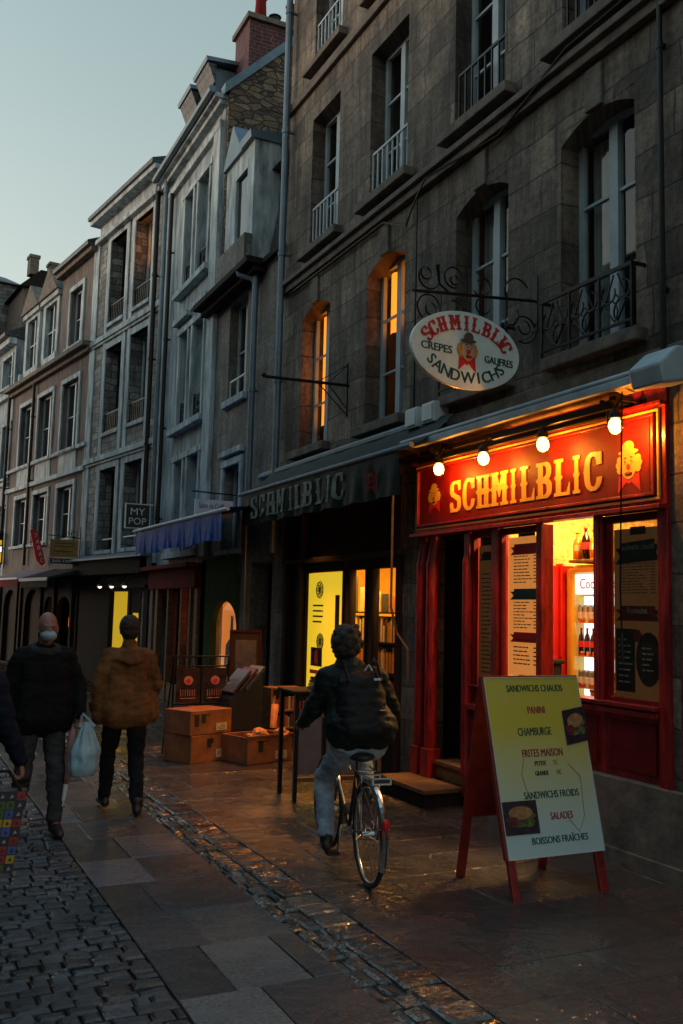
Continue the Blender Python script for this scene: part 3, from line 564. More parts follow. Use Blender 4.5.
# ---- the other side of the street
for k, (y0, y1, hh) in enumerate(((-7, 1, 9), (1, 8, 10.5), (8, 17, 9.5), (17, 30, 10))):
    O = thing('opposite_house', ['shuttered stone house on the near end of the facing side', 'tall stone house facing the red shop', 'stone house facing the pale painted house', 'stone house facing the rubble house'][k], 'house', (-3.2, y0, R(-90)), own=True, group='houses across the street')
    L = y1-y0; ops = [(-L+.8+i*2, -L+1.8+i*2, z, z+1.8) for i in range(int(L//2)) for z in (3.6, 6.4)]
    mb = MB(); wall(mb, -L, 0, 0, hh, .3, ops); mb.box(-L, 0, -4, -.8, 0, hh); mb.build('wall', 'stone', O)
    for o in ops: window(O, *o, rec=.15, rows=2)
XL = (-1, 0, 0); ZU = (0, 0, 1)      # reading direction and up on a facade
def clown(mb, o, xd, ud, w, h, d=.012, mats=(0, 1, 2, 3, 4)):
    """round clown-face emblem: skin, hair, hat, red bow and nose, ink"""
    xd = Vector(xd); ud = Vector(ud); nd = xd.cross(ud); o = Vector(o)
    def disc(cx, cy, a, b, lay, m, n=16):
        mb.m = m; p = [o+xd*((cx+a*math.cos(2*math.pi*i/n))*w)+ud*((cy+b*math.sin(2*math.pi*i/n))*h)+nd*(lay*d*.2) for i in range(n)]
        mb.prism(p, nd*d*.3)
    def poly(pts, lay, m): mb.m = m; mb.prism([o+xd*(a*w)+ud*(b*h)+nd*(lay*d*.2) for a, b in pts], nd*d*.3)
    poly([(-.38, -.5), (-.08, -.3), (0, -.34), (.08, -.3), (.38, -.5), (.34, -.14), (-.34, -.14)], 0, 3)
    for sx in (-1, 1):
        for k in range(3): disc(sx*(.3+.04*(k % 2)), .16-k*.1, .11, .08, 1+k*.6, 1, 10)
    disc(0, .06, .27, .3, 3, 0, 20); disc(0, .3, .34, .06, 5, 2); disc(.0, .4, .2, .13, 6, 2)
    disc(0, .0, .07, .06, 7, 3, 10); disc(0, -.13, .13, .04, 7, 4, 10); disc(0, -.12, .1, .02, 9, 3, 10)
    for sx in (-1, 1): disc(sx*.1, .11, .045, .05, 7, 5, 10); disc(sx*.1, .11, .02, .03, 9, 4, 8); disc(sx*.1, .19, .05, .012, 7, 4, 8)
    mb.m = 0
CL = ['skinp', 'hairp', 'hatp', 'redp', 'ink', 'white']
X['skinp'] = mat('printed_skin', (.6, .36, .2), .5, var=.1, bump=0); X['hairp'] = mat('printed_hair', (.55, .25, .04), .5, var=.1, bump=0)
X['hatp'] = mat('printed_hat', (.1, .08, .04), .5, var=.1, bump=0); X['redp'] = mat('printed_red', (.55, .02, .02), .5, var=.1, bump=0)
X['greenp'] = mat('printed_green', (.01, .06, .045), .5, var=.1, bump=0)
def paperlines(mb, s0, s1, z0, z1, y, rows, xd=XL, price=True):
    for i in range(rows):
        z = z1-(z1-z0)*(i+.5)/rows; L = (s1-s0)*random.uniform(.35, .6); x = s1-(s1-s0)*.12; h = (z1-z0)/rows*.3
        while x > s1-(s1-s0)*.12-L:
            q = random.uniform(.02, .07); mb.box(x-q, x, y, y+.0015, z-h/2, z+h/2); x -= q+.012
        if price: mb.box(s0+(s1-s0)*.1, s0+(s1-s0)*.2, y, y+.0015, z-h/2, z+h/2)
def ribbon(mb, s0, s1, z, h, y, tilt=0):
    mb.prism([(s0, y, z-h), (s0+.05, y, z-h*.4), (s0, y, z+h*.2), (s1, y, z+h*.2+tilt), (s1-.05, y, z-h*.4+tilt), (s1, y, z-h+tilt)], (0, .002, 0))
    mb.prism([(s0+.06, y+.0035, z-h*.5), (s1-.06, y+.0035, z-h*.5+tilt), (s1-.06, y+.0035, z+h*.6+tilt), (s0+.06, y+.0035, z+h*.6)], (0, .002, 0))
# ---------------------------------------------------------------- red sandwich shop
F = thing('sandwich_shopfront', 'glossy red timber shopfront with a serving hatch under the yellow wood-type lettering', 'shopfront', MF, (6.7, 0, 0))
mb = MB(); mb.box(4.93, 8.47, -.02, .04, 2.62, 3.36); mb.m = 1; mb.box(5.08, 8.36, .04, .048, 2.72, 3.27)
mb.m = 2
for (a, b, c, d) in ((4.98, 8.43, 3.305, 3.325), (4.98, 8.43, 2.655, 2.675), (4.98, 5.0, 2.675, 3.305), (8.41, 8.43, 2.675, 3.305)): mb.box(a, b, .04, .06, c, d)
mb.m = 0
for (a, b, c, d) in ((5.02, 8.39, 3.275, 3.295), (5.02, 8.39, 2.69, 2.715), (5.02, 5.045, 2.715, 3.275), (8.365, 8.39, 2.715, 3.275)): mb.box(a, b, .04, .075, c, d)
mb.m = 0; mb.box(4.93, 8.47, -.05, .03, 3.36, 3.62); mb.box(4.93, 8.47, 0, .09, 3.345, 3.375); mb.box(4.93, 8.47, .0, .11, 2.585, 2.62)
sb = mb.build('sign_board', ['red', 'dred', 'gold'], F, bevel=.004)
mb = MB(); word = 'SCHMILBLIC'; wd = {'I': .62, 'M': 1.25}; tot = sum(wd.get(c, 1) for c in word); x = 7.79; unit = (7.79-5.57)/tot
for ch in word:
    w = unit*wd.get(ch, 1)
    mb.slab(ch, (x-.012, .05, 2.79), XL, ZU, w*.93, .31, .007) if ch != 'I' else mb.slab(ch, (x+w*.1, .05, 2.79), XL, ZU, w*1.15, .31, .007)
    x -= w
mb.build('lettering', 'gold', sb)
for c, z, w, h in ((8.07, 2.965, .27, .29), (5.29, 2.93, .31, .38)):
    mb = MB(); clown(mb, (c, .049, z), XL, ZU, w, h, .006); mb.build('clown_emblem', ['gold', 'gold', 'gold', 'redp', 'ink', 'gold'], sb)
mb = MB()
for a, b, z0 in ((4.93, 5.03, .62), (5.62, 5.71, 1.1), (6.36, 6.43, 1.1), (7.0, 7.09, .1), (7.45, 7.54, .1)): mb.box(a, b, -.1, .035, z0, 2.585)
for a, b in ((8.15, 8.27), (8.36, 8.46)):
    mb.tube([((a+b)/2, -.02, .12), ((a+b)/2, -.02, 2.3), ((a+b)/2, -.06, 2.585)], [.062, .062, .045], 14); mb.box(a-.015, b+.015, -.1, .05, .1, .45)
mb.box(8.27, 8.36, -.14, -.08, .1, 2.585)
mb.tube([(7.5, .03, .3), (7.5, .03, 2.3), (7.5, -.02, 2.585)], [.04, .04, .02], 10); mb.tube([(5.665, .03, 1.12), (5.665, .03, 2.56)], .018, 8)
mb.build('pilaster', 'red', F, bevel=.006)
mb = MB(); mb.box(5.03, 7.0, -.1, .06, 1.09, 1.13); mb.box(5.03, 7.0, -.1, .08, 1.145, 1.175); mb.box(5.03, 7.45, -.1, .03, 1.13, 1.145); mb.box(7.09, 7.45, -.1, .06, .92, .97)
mb.box(5.03, 7.0, -.1, -.02, .62, 1.09); mb.box(7.09, 7.45, -.1, -.02, .1, .92)
mb.build('sill', 'red', F, bevel=.004)
mb = MB(); mb.box(5.1, 5.58, -.02, -.005, .68, 1.04); mb.box(5.72, 6.3, -.02, -.005, .68, 1.04); mb.box(6.42, 6.95, -.02, -.005, .68, 1.04); mb.build('panel', 'dred', F, bevel=.006)
mb = MB(); mb.box(3.9, 7.1, -.12, .05, -.1, .62); mb.box(3.9, 7.1, .05, .07, -.1, .12); mb.build('stone_plinth', 'sill', F, bevel=.012)
# windows
for a, b, z0, z1 in ((5.03, 5.62, 1.175, 2.585), (6.43, 7.0, 1.175, 2.585), (7.09, 7.45, .97, 2.585)):
    mb = MB(); mb.box(a, a+.03, -.05, .0, z0, z1); mb.box(b-.03, b, -.05, 0, z0, z1); mb.box(a+.03, b-.03, -.05, 0, z1-.06, z1); mb.box(a+.03, b-.03, -.05, 0, z0, z0+.03)
    w = mb.build('window', 'dred', F); mb = MB(); mb.quad((a+.02, -.046, z0), (b-.02, -.046, z0), (b-.02, -.046, z1), (a+.02, -.046, z1)); mb.build('pane', 'glass', w)
X['backlit'] = emit('backlit_menu_paper', (.9, .32, .07), .6)
X['dimmenu'] = mat('dark_brown_menu_film', (.06, .035, .02), .35, var=.4, sc=3, bump=.1); X['dimmenu'].node_tree.nodes['Principled BSDF'].inputs['Emission Color'].default_value = (1, .42, .12, 1); X['dimmenu'].node_tree.nodes['Principled BSDF'].inputs['Emission Strength'].default_value = .007; X['dimgreen'] = mat('dark_green_ribbon', (.01, .018, .014), .4, bump=0); X['dimredp'] = mat('dark_red_ribbon', (.09, .01, .008), .4, bump=0)  # weak emission of the menu film stands in for room light behind it
mb = MB(); mb.box(6.47, 6.95, -.07, -.062, 1.27, 2.5); mb.m = 1; ribbon(mb, 6.48, 6.92, 2.4, .06, -.06); ribbon(mb, 6.48, 6.92, 1.62, .055, -.06, -.0)
mb.m = 2; ribbon(mb, 6.48, 6.92, 2.0, .06, -.06); mb.box(6.56, 6.78, -.06, -.055, 1.2, 1.28); mb.box(6.56, 6.8, -.06, -.055, 2.5, 2.54)
mb.m = 3; paperlines(mb, 6.5, 6.92, 2.08, 2.34, -.06, 9); paperlines(mb, 6.5, 6.92, 1.68, 1.93, -.06, 9); paperlines(mb, 6.5, 6.92, 1.36, 1.54, -.06, 5)
mb.build('menu_poster', ['backlit', 'redp', 'greenp', 'ink'], F)
mb = MB(); mb.box(5.07, 5.58, -.07, -.062, 1.2, 2.48); mb.m = 2; ribbon(mb, 5.09, 5.56, 2.33, .1, -.06, -.02); mb.box(5.24, 5.4, -.06, -.056, 2.43, 2.49)
mb.box(5.36, 5.56, -.06, -.057, 1.25, 1.72)
for k in range(1): mb.prism([(5.22+.13*math.cos(a*.35), -.06, 1.5+.2*math.sin(a*.35)) for a in range(18)], (0, .003, 0))
mb.m = 1; ribbon(mb, 5.09, 5.56, 1.85, .07, -.06); mb.prism([(5.33+.045*math.cos(a*.7), -.054, 1.67+.05*math.sin(a*.7)) for a in range(9)], (0, .003, 0))
mb.m = 4; mb.text('Sandwichs chauds', (5.325, -.052, 2.315), XL, ZU, .045, .36, .002); mb.text('Formules', (5.325, -.052, 1.835), XL, ZU, .045, .2, .002)
mb.m = 3; paperlines(mb, 5.1, 5.56, 1.98, 2.22, -.06, 11)
mb.m = 4; paperlines(mb, 5.38, 5.55, 1.3, 1.66, -.056, 8, price=False); paperlines(mb, 5.13, 5.3, 1.4, 1.6, -.056, 5, price=False)
mb.build('menu_poster', ['dimmenu', 'dimredp', 'dimgreen', 'ink', 'fade'], F)
mb = MB(); mb.box(7.13, 7.42, -.07, -.062, 1.0, 2.45); mb.m = 1; ribbon(mb, 7.14, 7.41, 2.36, .05, -.06); mb.m = 2; paperlines(mb, 7.14, 7.4, 1.25, 2.2, -.06, 24); mb.build('menu_poster', ['dimmenu', 'dimgreen', 'ink'], F)
# door
mb = MB(); mb.box(7.47, 8.75, -.38, -.34, .1, 2.6); mb.box(7.54, 8.16, -.34, -.1, 2.56, 2.6); mb.box(7.62, 8.08, -.3, -.285, .5, 1.2); mb.tube([(7.64, -.25, 1.3), (7.64, -.25, 1.55)], .012, 6); mb.build('door', 'dark', F, bevel=.004)
mb = MB(); mb.box(7.58, 8.5, -.02, .42, .125, .17); mb.build('step', 'wood', F, bevel=.008)
mb = MB(); mb.box(7.6, 8.48, -.02, .4, 0, .124); mb.build('step_riser', 'dark', F)
mb = MB(); mb.box(7.55, 8.15, -.3, -.025, .3, .345); mb.box(7.55, 8.15, -.3, -.05, .17, .3); mb.build('step', 'wood', F, bevel=.008)
# interior
X['tile'] = stone('yellow_tiles', (.7, .5, .18), (.74, .54, .2), (.5, .34, .12), .15, .15, .004, .05, rough=.3, bump=.1)
mb = MB(); mb.box(4.7, 8.6, -3.1, -3.0, .1, 3.3); mb.box(4.6, 4.7, -3, -.33, .1, 3.3); mb.box(8.6, 8.7, -3, -.33, .1, 3.3); mb.box(4.7, 8.6, -3, -.33, 3.2, 3.3); mb.box(4.7, 8.6, -3, -.33, .0, .1); mb.box(7.4, 7.46, -2.9, -.33, .1, 3.19)
mb.build('back_room', 'tile', F)
mb = MB(); mb.box(4.75, 7.3, -.75, -.35, .1, 1.02); mb.box(4.75, 7.35, -.8, -.33, 1.02, 1.06); mb.box(5.6, 7.2, -1.75, -.95, 2.32, 2.35); mb.build('counter', 'wood', F, bevel=.01)
mb = MB(); mb.box(5.65, 6.3, -1.3, -1.25, 2.48, 2.52); mb.build('shelf_rail', 'metal', F)
X['fwhite'] = emit('fridge_light_panel', (.8, .95, 1), 1.5); X['yel'] = mat('yellow_enamel', (.62, .4, .05), .35, var=.1, bump=.05)
X['cooler'] = mat('cooler_red', (.5, .012, .01), .35, var=.12, bump=.05)
G = thing('drinks_fridge', 'tall lit drinks fridge with a white script header behind the serving hatch', 'fridge', MF, (6.9, -1.3, .1))
mb = MB(); mb.box(6.45, 6.52, -1.7, -1.0, .1, 2.27); mb.box(7.2, 7.3, -1.7, -1.0, .1, 2.27); mb.box(6.52, 7.2, -1.7, -1.0, 2.22, 2.3); mb.box(6.52, 7.2, -1.7, -1.0, .1, 1.0); mb.box(6.52, 7.2, -1.7, -1.62, 1.0, 2.22); mb.build('cabinet', 'yel', G, bevel=.03)
mb = MB(); mb.box(6.53, 7.19, -1.16, -1.14, 1.0, 2.0); mb.build('light_panel', 'fwhite', G)
mb = MB(); mb.box(6.53, 7.19, -1.1, -1.03, 2.02, 2.21); mb.m = 1; mb.text('Coca-Cola', (6.86, -1.028, 2.07), XL, ZU, .1, .52, .003); mb.build('header', ['fwhite', 'redp'], G)
mb = MB()
for z in (1.12, 1.42, 1.74): mb.box(6.53, 7.19, -1.13, -1.05, z, z+.015); mb.box(6.53, 7.19, -1.06, -1.045, z, z+.05)
mb.m = 1
for z in (1.12, 1.42, 1.74):
    for k in range(5): mb.box(6.56+k*.13, 6.63+k*.13, -1.044, -1.042, z+.012, z+.04)
mb.build('shelf', ['white', 'redp'], G)
X['cola'] = mat('dark_cola', (.02, .006, .004), .12, var=.1, bump=0); X['can'] = mat('silver_blue_can', (.25, .35, .45), .25, metal=.6, bump=0); X['orangeb'] = mat('orange_drink', (.7, .25, .02), .15, var=.1, bump=0)
def bottle(s, y, z, h, m, cat='bottle', lab='', grp=None, r=.03):
    e = thing('drink_bottle', lab, cat, MF, (s, y, z), group=grp); mb = MB()
    mb.tube([(s, y, z), (s, y, z+h*.55), (s, y, z+h*.72), (s, y, z+h*.8), (s, y, z+h*.96)], [r, r, r*.75, r*.36, r*.34], 10); mb.build('glass_body', m, e, smooth=True)
    mb = MB(); mb.tube([(s, y, z+h*.3), (s, y, z+h*.52)], r*1.04, 10); mb.build('paper_label', 'redp' if m == 'cola' else 'cream', e)
    mb = MB(); mb.tube([(s, y, z+h*.96), (s, y, z+h)], r*.45, 8); mb.build('cap', 'redp', e); return e
bt = bottle(7.15, -1.07, 1.435, .26, 'cola', lab='cola bottle in the row on the middle shelf of the lit fridge', grp='cola bottles on the middle fridge shelf')
for k in range(1, 7): c = copy_tree(bt); c.location = Vector(bt.location)-Vector((0, k*.085, 0))
cn = thing('drink_can', 'silver and blue can in the row on the top shelf of the lit fridge', 'can', MF, (7.15, -1.07, 1.755), group='cans on the fridge shelves'); mb = MB()
mb.tube([(7.15, -1.07, 1.755), (7.15, -1.07, 1.765), (7.15, -1.07, 1.9), (7.15, -1.07, 1.915)], [.026, .032, .032, .026], 10); mb.build('body', 'can', cn, smooth=False)
mb = MB(); mb.tube([(7.15, -1.07, 1.79), (7.15, -1.07, 1.85)], .0325, 10); mb.build('band', 'white', cn)
for k in range(1, 16): c = copy_tree(cn); c.location = Vector(cn.location)-Vector((0, (k % 8)*.075, (k//8)*.62)); c['label'] = 'silver and blue can in the row on the %s shelf of the lit fridge' % ('top' if k < 8 else 'bottom')
for k, (s, m, h, lb) in enumerate(((7.12, 'orangeb', .26, 'orange juice bottle left of the cola on the top shelf'), (7.0, 'cola', .3, 'large cola bottle standing on top of the fridge shelf'), (6.88, 'orangeb', .27, 'orange drink bottle right of the large cola on the top shelf'))): bottle(s, -1.0, 2.355, h, m, lab=lb, r=.045)
G = thing('red_cooler', 'bright red cooler side with a pale swooping script left of the lit fridge', 'cooler', MF, (7.36, -1.2, 0))
mb = MB(); mb.box(7.32, 7.395, -1.6, -.97, .9, 2.3); mb.box(7.36, 7.395, -.97, -.8, .9, 2.3); mb.box(7.32, 7.7, -.99, -.96, 1.4, 2.32); mb.build('panel', 'cooler', G, bevel=.01)
mb = MB()
for k in range(3): mb.tube([(7.37-.0*k, -.95, 1.55+.25*k), (7.42, -.95, 1.72+.25*k), (7.5, -.95, 1.7+.25*k), (7.6, -.95, 1.95+.2*k)], [.006, .022, .02, .004], 6, flat=.25)
mb.build('script', 'orangeb', G)
E2 = thing('coffee_machine', 'small dark coffee machine on the counter by the menu poster', 'machine', MF, (6.55, -.5, 1.06))
mb = MB(); mb.box(6.98, 7.2, -.7, -.45, 1.06, 1.36); mb.box(6.96, 7.22, -.72, -.42, 1.36, 1.4); mb.tube([(7.3, -.5, 1.06), (7.3, -.5, 1.25)], .04, 10); mb.build('body', 'dark', E2, bevel=.015)
mb = MB(); mb.tube([(7.05, -.4, 1.25), (7.05, -.36, 1.25)], .03, 8); mb.build('spout', 'metal', E2)
for k in range(3):
    q = thing('food_tub', ['yellow food tub on the counter below the fridge', 'pale food tub at the middle of the counter', 'green-lidded tub at the end of the counter'][k], 'tub', MF, (5.85+.2*k, -.5, 1.06)); mb = MB()
    mb.tube([(5.85+.2*k, -.5, 1.06), (5.85+.2*k, -.5, 1.17)], [.07, .08], 12); mb.build('tub', 'yel' if k != 1 else 'cream', q); mb = MB(); mb.tube([(5.85+.2*k, -.5, 1.17), (5.85+.2*k, -.5, 1.185)], .085, 12); mb.build('lid', 'greenp' if k == 2 else 'white', q)
KL = .3
def light(name, kind, loc, en, col=(1, .6, .25), size=.1, rot=(0, 0, 0), parent=None):
    l = bpy.data.lights.new(name, kind); l.energy = en*KL; l.color = col
    if kind == 'AREA': l.size = size
    else: l.shadow_soft_size = size
    o = bpy.data.objects.new(name, l); COL.objects.link(o); o.location = loc; o.rotation_euler = rot; return o
def fr(f, s, d, z): c, q = math.cos(f[2]), math.sin(f[2]); return (f[0]+c*s-q*d, f[1]+q*s+c*d, z)
light('shop_ceiling_light', 'AREA', fr(MF, 6.3, -1.0, 3.15), 90, (1, .55, .16), .7)
# lanterns over the sign
for k, (s, z, lb) in enumerate(((7.59, 3.19, 'caged glowing wall lamp hanging over the left clown emblem'), (6.84, 3.19, 'caged glowing wall lamp hanging over the letter H'), (6.0, 3.19, 'caged glowing wall lamp hanging over the letters BL'), (5.16, 3.2, 'caged glowing wall lamp hanging beside the right clown emblem'))):
    L = thing('wall_lantern', lb, 'lamp', MF, (s, .3, z), group='lamps over the red sign')
    mb = MB(); mb.ell((s, .3, z-.005), (.05, .05, .062), 14, 10); mb.build('bulb', 'bulb', L, smooth=True)
    mb = MB(); mb.tube([(s, .3, z+.05), (s, .3, z+.085), (s, .3, z+.12)], [.05, .045, .025], 12); mb.tube([(s, .3, z+.12), (s, .25, z+.2), (s, .04, z+.2)], .011, 6); mb.tube([(s, .05, z+.2), (s, .02, z+.2)], .04, 10); mb.build('bracket', 'iron', L)
    mb = MB()
    for q in range(6): a = q*math.pi/3; mb.tube([(s+.05*math.cos(a), .3+.05*math.sin(a), z+.05), (s+.058*math.cos(a), .3+.058*math.sin(a), z), (s+.03*math.cos(a), .3+.03*math.sin(a), z-.075)], .0025, 4)
    mb.torus((s, .3, z-.005), .058, .003, ax=(0, 0, 1), n=20, m=4); mb.build('cage', 'iron', L)
    light('lantern_light', 'POINT', fr(MF, s, .24, z-.03), 11.0, (1, .34, .035), .03)
# right awning, folded
X['tancanvas'] = mat('tan_canvas_underside', (.34, .24, .12), .8, spec=.1, var=.4, sc=5, bump=.4, bsc=14)
W1 = thing('folded_awning', 'rolled-in canvas awning with folded arms above the red shop sign', 'awning', MF, (6.3, 0, 3.7))
X['awn'] = mat('dark_awning_canvas', (.04, .035, .03), .85, spec=.1, var=.3, sc=4, bump=.3)
mb = MB(); mb.prism([(4.62, .1, 3.47), (4.62, .34, 3.52), (4.62, .34, 3.54), (4.62, .1, 3.5)], (3.75, 0, 0)); mb.build('canvas', 'tancanvas', W1)
mb = MB(); mb.box(4.78, 7.95, .34, .4, 3.44, 3.5); mb.tube([(4.78, .375, 3.52), (8.2, .375, 3.52)], .026, 10); mb.build('front_bar', 'frame', W1, bevel=.008)
mb = MB(); mb.prism([(4.52, .46, 3.36), (4.52, .5, 3.5), (4.52, .34, 3.64), (4.52, .1, 3.66), (4.52, .1, 3.44)], (.3, 0, 0)); mb.build('end_cap', 'frame', W1, bevel=.02)
mb = MB(); mb.box(5.25, 8.1, .19, .235, 3.3, 3.36); mb.box(5.2, 6.7, .27, .31, 3.33, 3.39); mb.box(6.7, 8.2, .12, .16, 3.4, 3.45)
for s in (5.3, 7.75): mb.tube([(s, .2, 3.25), (s, .2, 3.42)], .045, 10); mb.box(s-.04, s+.04, .0, .2, 3.4, 3.46); mb.tube([(s-.06, .25, 3.36), (s, .3, 3.4), (s+.08, .22, 3.4)], .02, 8)
mb.build('folding_arm', 'iron', W1, bevel=.006)
mb = MB(); mb.tube([(4.98, .4, 3.4), (4.99, .42, 2.0), (5.0, .4, 1.7)], .006, 5); mb.tube([(5.0, .4, 1.7), (5.0, .4, 1.5)], .012, 6); mb.build('crank_rod', 'iron', W1)
# left awning
X['rod'] = mat('dull_brass_rod', (.25, .13, .04), .4, metal=.5, bump=.1)
W2 = thing('lettered_awning', 'black-green canvas awning with a wavy valance of faded letters over the bookshop', 'awning', MF, (10, 0, 3.6))
mb = MB(); mb.tube([(8.5, .1, 3.76), (12.9, .1, 3.76)], .055, 10); mb.build('roller', 'zinc', W2)
mb = MB(); n = 40
for i in range(n):
    a, b = 7.62+(12.4-7.62)*i/n, 7.62+(12.4-7.62)*(i+1)/n; f = lambda s, t: (s, .12+.48*t, 3.76-.36*t-.05*math.sin(math.pi*t)-.012*math.sin(s*7))
    for j in range(4): mb.quad(f(a, j/4), f(b, j/4), f(b, (j+1)/4), f(a, (j+1)/4))
mb.build('canvas', 'canvas', W2, smooth=True)
mb = MB(); mb.tube([(7.6, .6, 3.4), (12.45, .6, 3.4)], .028, 10); mb.build('front_bar', 'zinc', W2)
def wave(s, z, z0): k = (z0-z)/.45; return .6+.03*k*math.sin(s*9.5)+.014*k*math.sin(s*23+1)
mb = MB(); n = 110
for i in range(n):
    a, b = 7.85+(12.3-7.85)*i/n, 7.85+(12.3-7.85)*(i+1)/n
    sc = lambda s: .43+.012*abs(math.sin(s*5.3))
    for j in range(5):
        z = lambda s, j: 3.38-sc(s)*j/5
        mb.quad((a, wave(a, z(a, j), 3.38), z(a, j)), (b, wave(b, z(b, j), 3.38), z(b, j)), (b, wave(b, z(b, j+1), 3.38), z(b, j+1)), (a, wave(a, z(a, j+1), 3.38), z(a, j+1)))
v = mb.build('valance', 'canvas', W2, smooth=True)
mb = MB(); x = 11.95
for ch in 'SCHMILBLIC':
    w = .31*wd.get(ch, 1)
    for (xa, xb, ya, yb) in slabrows(ch, 20, 20):
        q = lambda a, b: (x-a*w*.85, wave(x-a*w*.85, 3.02+.3*b, 3.38)+.016, 3.02+.3*b)
        mb.add([q(xa, ya), q(xb, ya), q(xb, yb), q(xa, yb)], [(0, 1, 2, 3)])
    x -= w
mb.build('lettering', 'fade', v)
mb = MB(); clown(mb, (8.35, .635, 3.15), XL, ZU, .27, .3); mb.build('clown_emblem', ['oldred', 'oldred', 'dark', 'oldred', 'ink', 'fade'], v)
for s, zz in ((8.02, 1.5), (12.25, 1.7)):
    mb = MB(); mb.tube([(s, .56, 3.38), (s, .56, zz+.35), (s-.02, .5, zz+.1), (s-.15, .45, zz-.05), (s-.17, .45, zz-.35)] if s < 9 else [(s, .56, 3.38), (s+.05, .5, 1.4)], .012, 6); mb.build('crank_rod', 'rod', W2)
# ---------------------------------------------------------------- bookshop front
K = thing('bookshop_front', 'dark timber bookshop front with three yellow lit windows of posters and shelves', 'shopfront', MF, (10.4, 0, 0))
wl = [(10.37, 11.47, .68, 2.3), (9.76, 10.16, .68, 2.3), (8.98, 9.56, .68, 2.3)]
mb = MB(); wall(mb, 8.78, 12.12, 0, 3.3, .08, wl+[(11.62, 11.98, .1, 2.3)], y=-.06)
for s in (11.56, 12.06, 8.84): mb.box(s-.05, s+.05, -.06, .03, 0, 3.3)
mb.box(8.8, 12.1, -.06, .06, 2.42, 2.48); mb.box(8.8, 12.1, -.06, .06, .55, .62)
for a, b, z0, z1 in wl: mb.box(a-.04, a, -.06, -.045, z0, z1); mb.box(b, b+.03, -.06, -.045, z0, z1)
mb.build('timber_front', 'dark', K, bevel=.006)
mb = MB(); mb.box(11.62, 11.98, -.12, -.09, .1, 2.3); mb.build('door', 'void', K)
X['yelpap'] = emit('backlit_yellow_poster', (1, .68, .03), .85)
for a, b, z0, z1 in wl: mb = MB(); mb.quad((a, -.07, z0), (b, -.07, z0), (b, -.07, z1), (a, -.07, z1)); mb.build('pane', 'glass', K)
mb = MB(); mb.box(10.38, 11.46, -.085, -.08, .69, 2.29); mb.m = 1
for (s, z, n, r) in ((11.1, 2.07, 7, .1), (11.05, 1.4, 9, .09)):
    for k in range(n): a = k*2*math.pi/n; mb.torus((s+.05*math.cos(a), -.078, z+.05*math.sin(a)), r*.6, .006, ax=(0, 1, 0), n=14, m=4)
for k in range(7): paperlines(mb, 10.85, 11.36, 1.62, 1.9, -.079, 4, price=False)
mb.m = 2; mb.box(10.98, 11.33, -.079, -.077, 1.08, 1.32); mb.box(10.5, 10.62, -.079, -.077, 1.5, 2.0); mb.m = 3; mb.prism([(11.1, -.076, 1.1), (11.22, -.076, 1.12), (11.2, -.076, 1.26), (11.13, -.076, 1.3)], (0, .002, 0)); mb.box(11.0, 11.35, -.079, -.077, .98, 1.03); mb.prism([(11.15+.14*math.cos(t*.6), -.079, .82+.08*math.sin(t*.6)) for t in range(10)], (0, .002, 0))
mb.build('poster', ['yelpap', 'ink', 'dark', 'redp'], K)
X['yroom'] = mat('yellow_room', (.65, .4, .06), .8, var=.1, bump=0)
mb = MB(); mb.box(8.8, 12.1, -2.1, -2.0, .0, 3.3); mb.box(8.7, 8.8, -2, -.33, 0, 3.3); mb.box(12.1, 12.2, -2, -.33, 0, 3.3); mb.box(8.8, 12.1, -2, -.33, 3.0, 3.3); mb.box(8.8, 12.1, -2, -.33, 0, .1); mb.build('back_room', 'yroom', K)
mb = MB(); mb.box(8.95, 11.0, -.5, -.48, .6, 1.75)
for z in (.7, 1.1, 1.45, 1.8): mb.box(8.95, 11.0, -.48, -.3, z-.02, z)
mb.build('shelf', 'dark', K)
mb = MB(); bc = ['b1', 'b2', 'b3', 'b4']; X['b1'] = mat('book_orange', (.6, .2, .03), .6, bump=0); X['b2'] = mat('book_cream', (.6, .5, .3), .6, bump=0); X['b3'] = mat('book_red', (.4, .04, .02), .6, bump=0); X['b4'] = mat('book_dark', (.06, .05, .05), .6, bump=0)
rs = []
for z in (.7, 1.1, 1.45):
    s = 8.97
    while s < 10.98:
        t = random.uniform(.015, .045); mb.m = random.randrange(4); mb.box(s, s+t-.003, -.46, -.31, z, z+random.uniform(.18, .3)); s += t
for k in range(9): mb.m = random.randrange(4); q = 9.1+.2*k; mb.box(q, q+random.uniform(.1, .18), -.34, -.32, 1.8, random.uniform(1.95, 2.25))
o = mb.build('row_of_books', bc, K); o['kind'] = 'stuff'
sl2 = light('added_shelf_fill', 'AREA', fr(MF, 9.9, -.19, 2.5), 40, (1, .5, .1), .1, rot=(0, 0, R(90))); sl2.data.shape = 'RECTANGLE'; sl2.data.size = 2.0; sl2.data.size_y = .06; sl2.rotation_euler = (R(-28), 0, R(90))  # added fill with no fitting, only brightens the book spines
light('bookshop_ceiling_light', 'AREA', fr(MF, 10.2, -.9, 2.95), 60, (1, .55, .1), 1.2)
sl = light('added_crate_spot', 'SPOT', fr(MF, 11.0, .35, 3.0), 230, (1, .32, .05), .22); sl.data.spot_size = R(88); sl.data.spot_blend = .6; sl.rotation_euler = (Vector((3.7, 10.2, .0))-Vector(sl.location)).to_track_quat('-Z', 'Y').to_euler()  # added spot without a fitting, throws orange light over crates and pavement
# ---------------------------------------------------------------- oval hanging sign
O = thing('oval_hanging_sign', 'white oval shop sign with red lettering and clown face on a scrolled iron arm', 'sign', (5, 6.49, 0), (0, 0, 3.6))
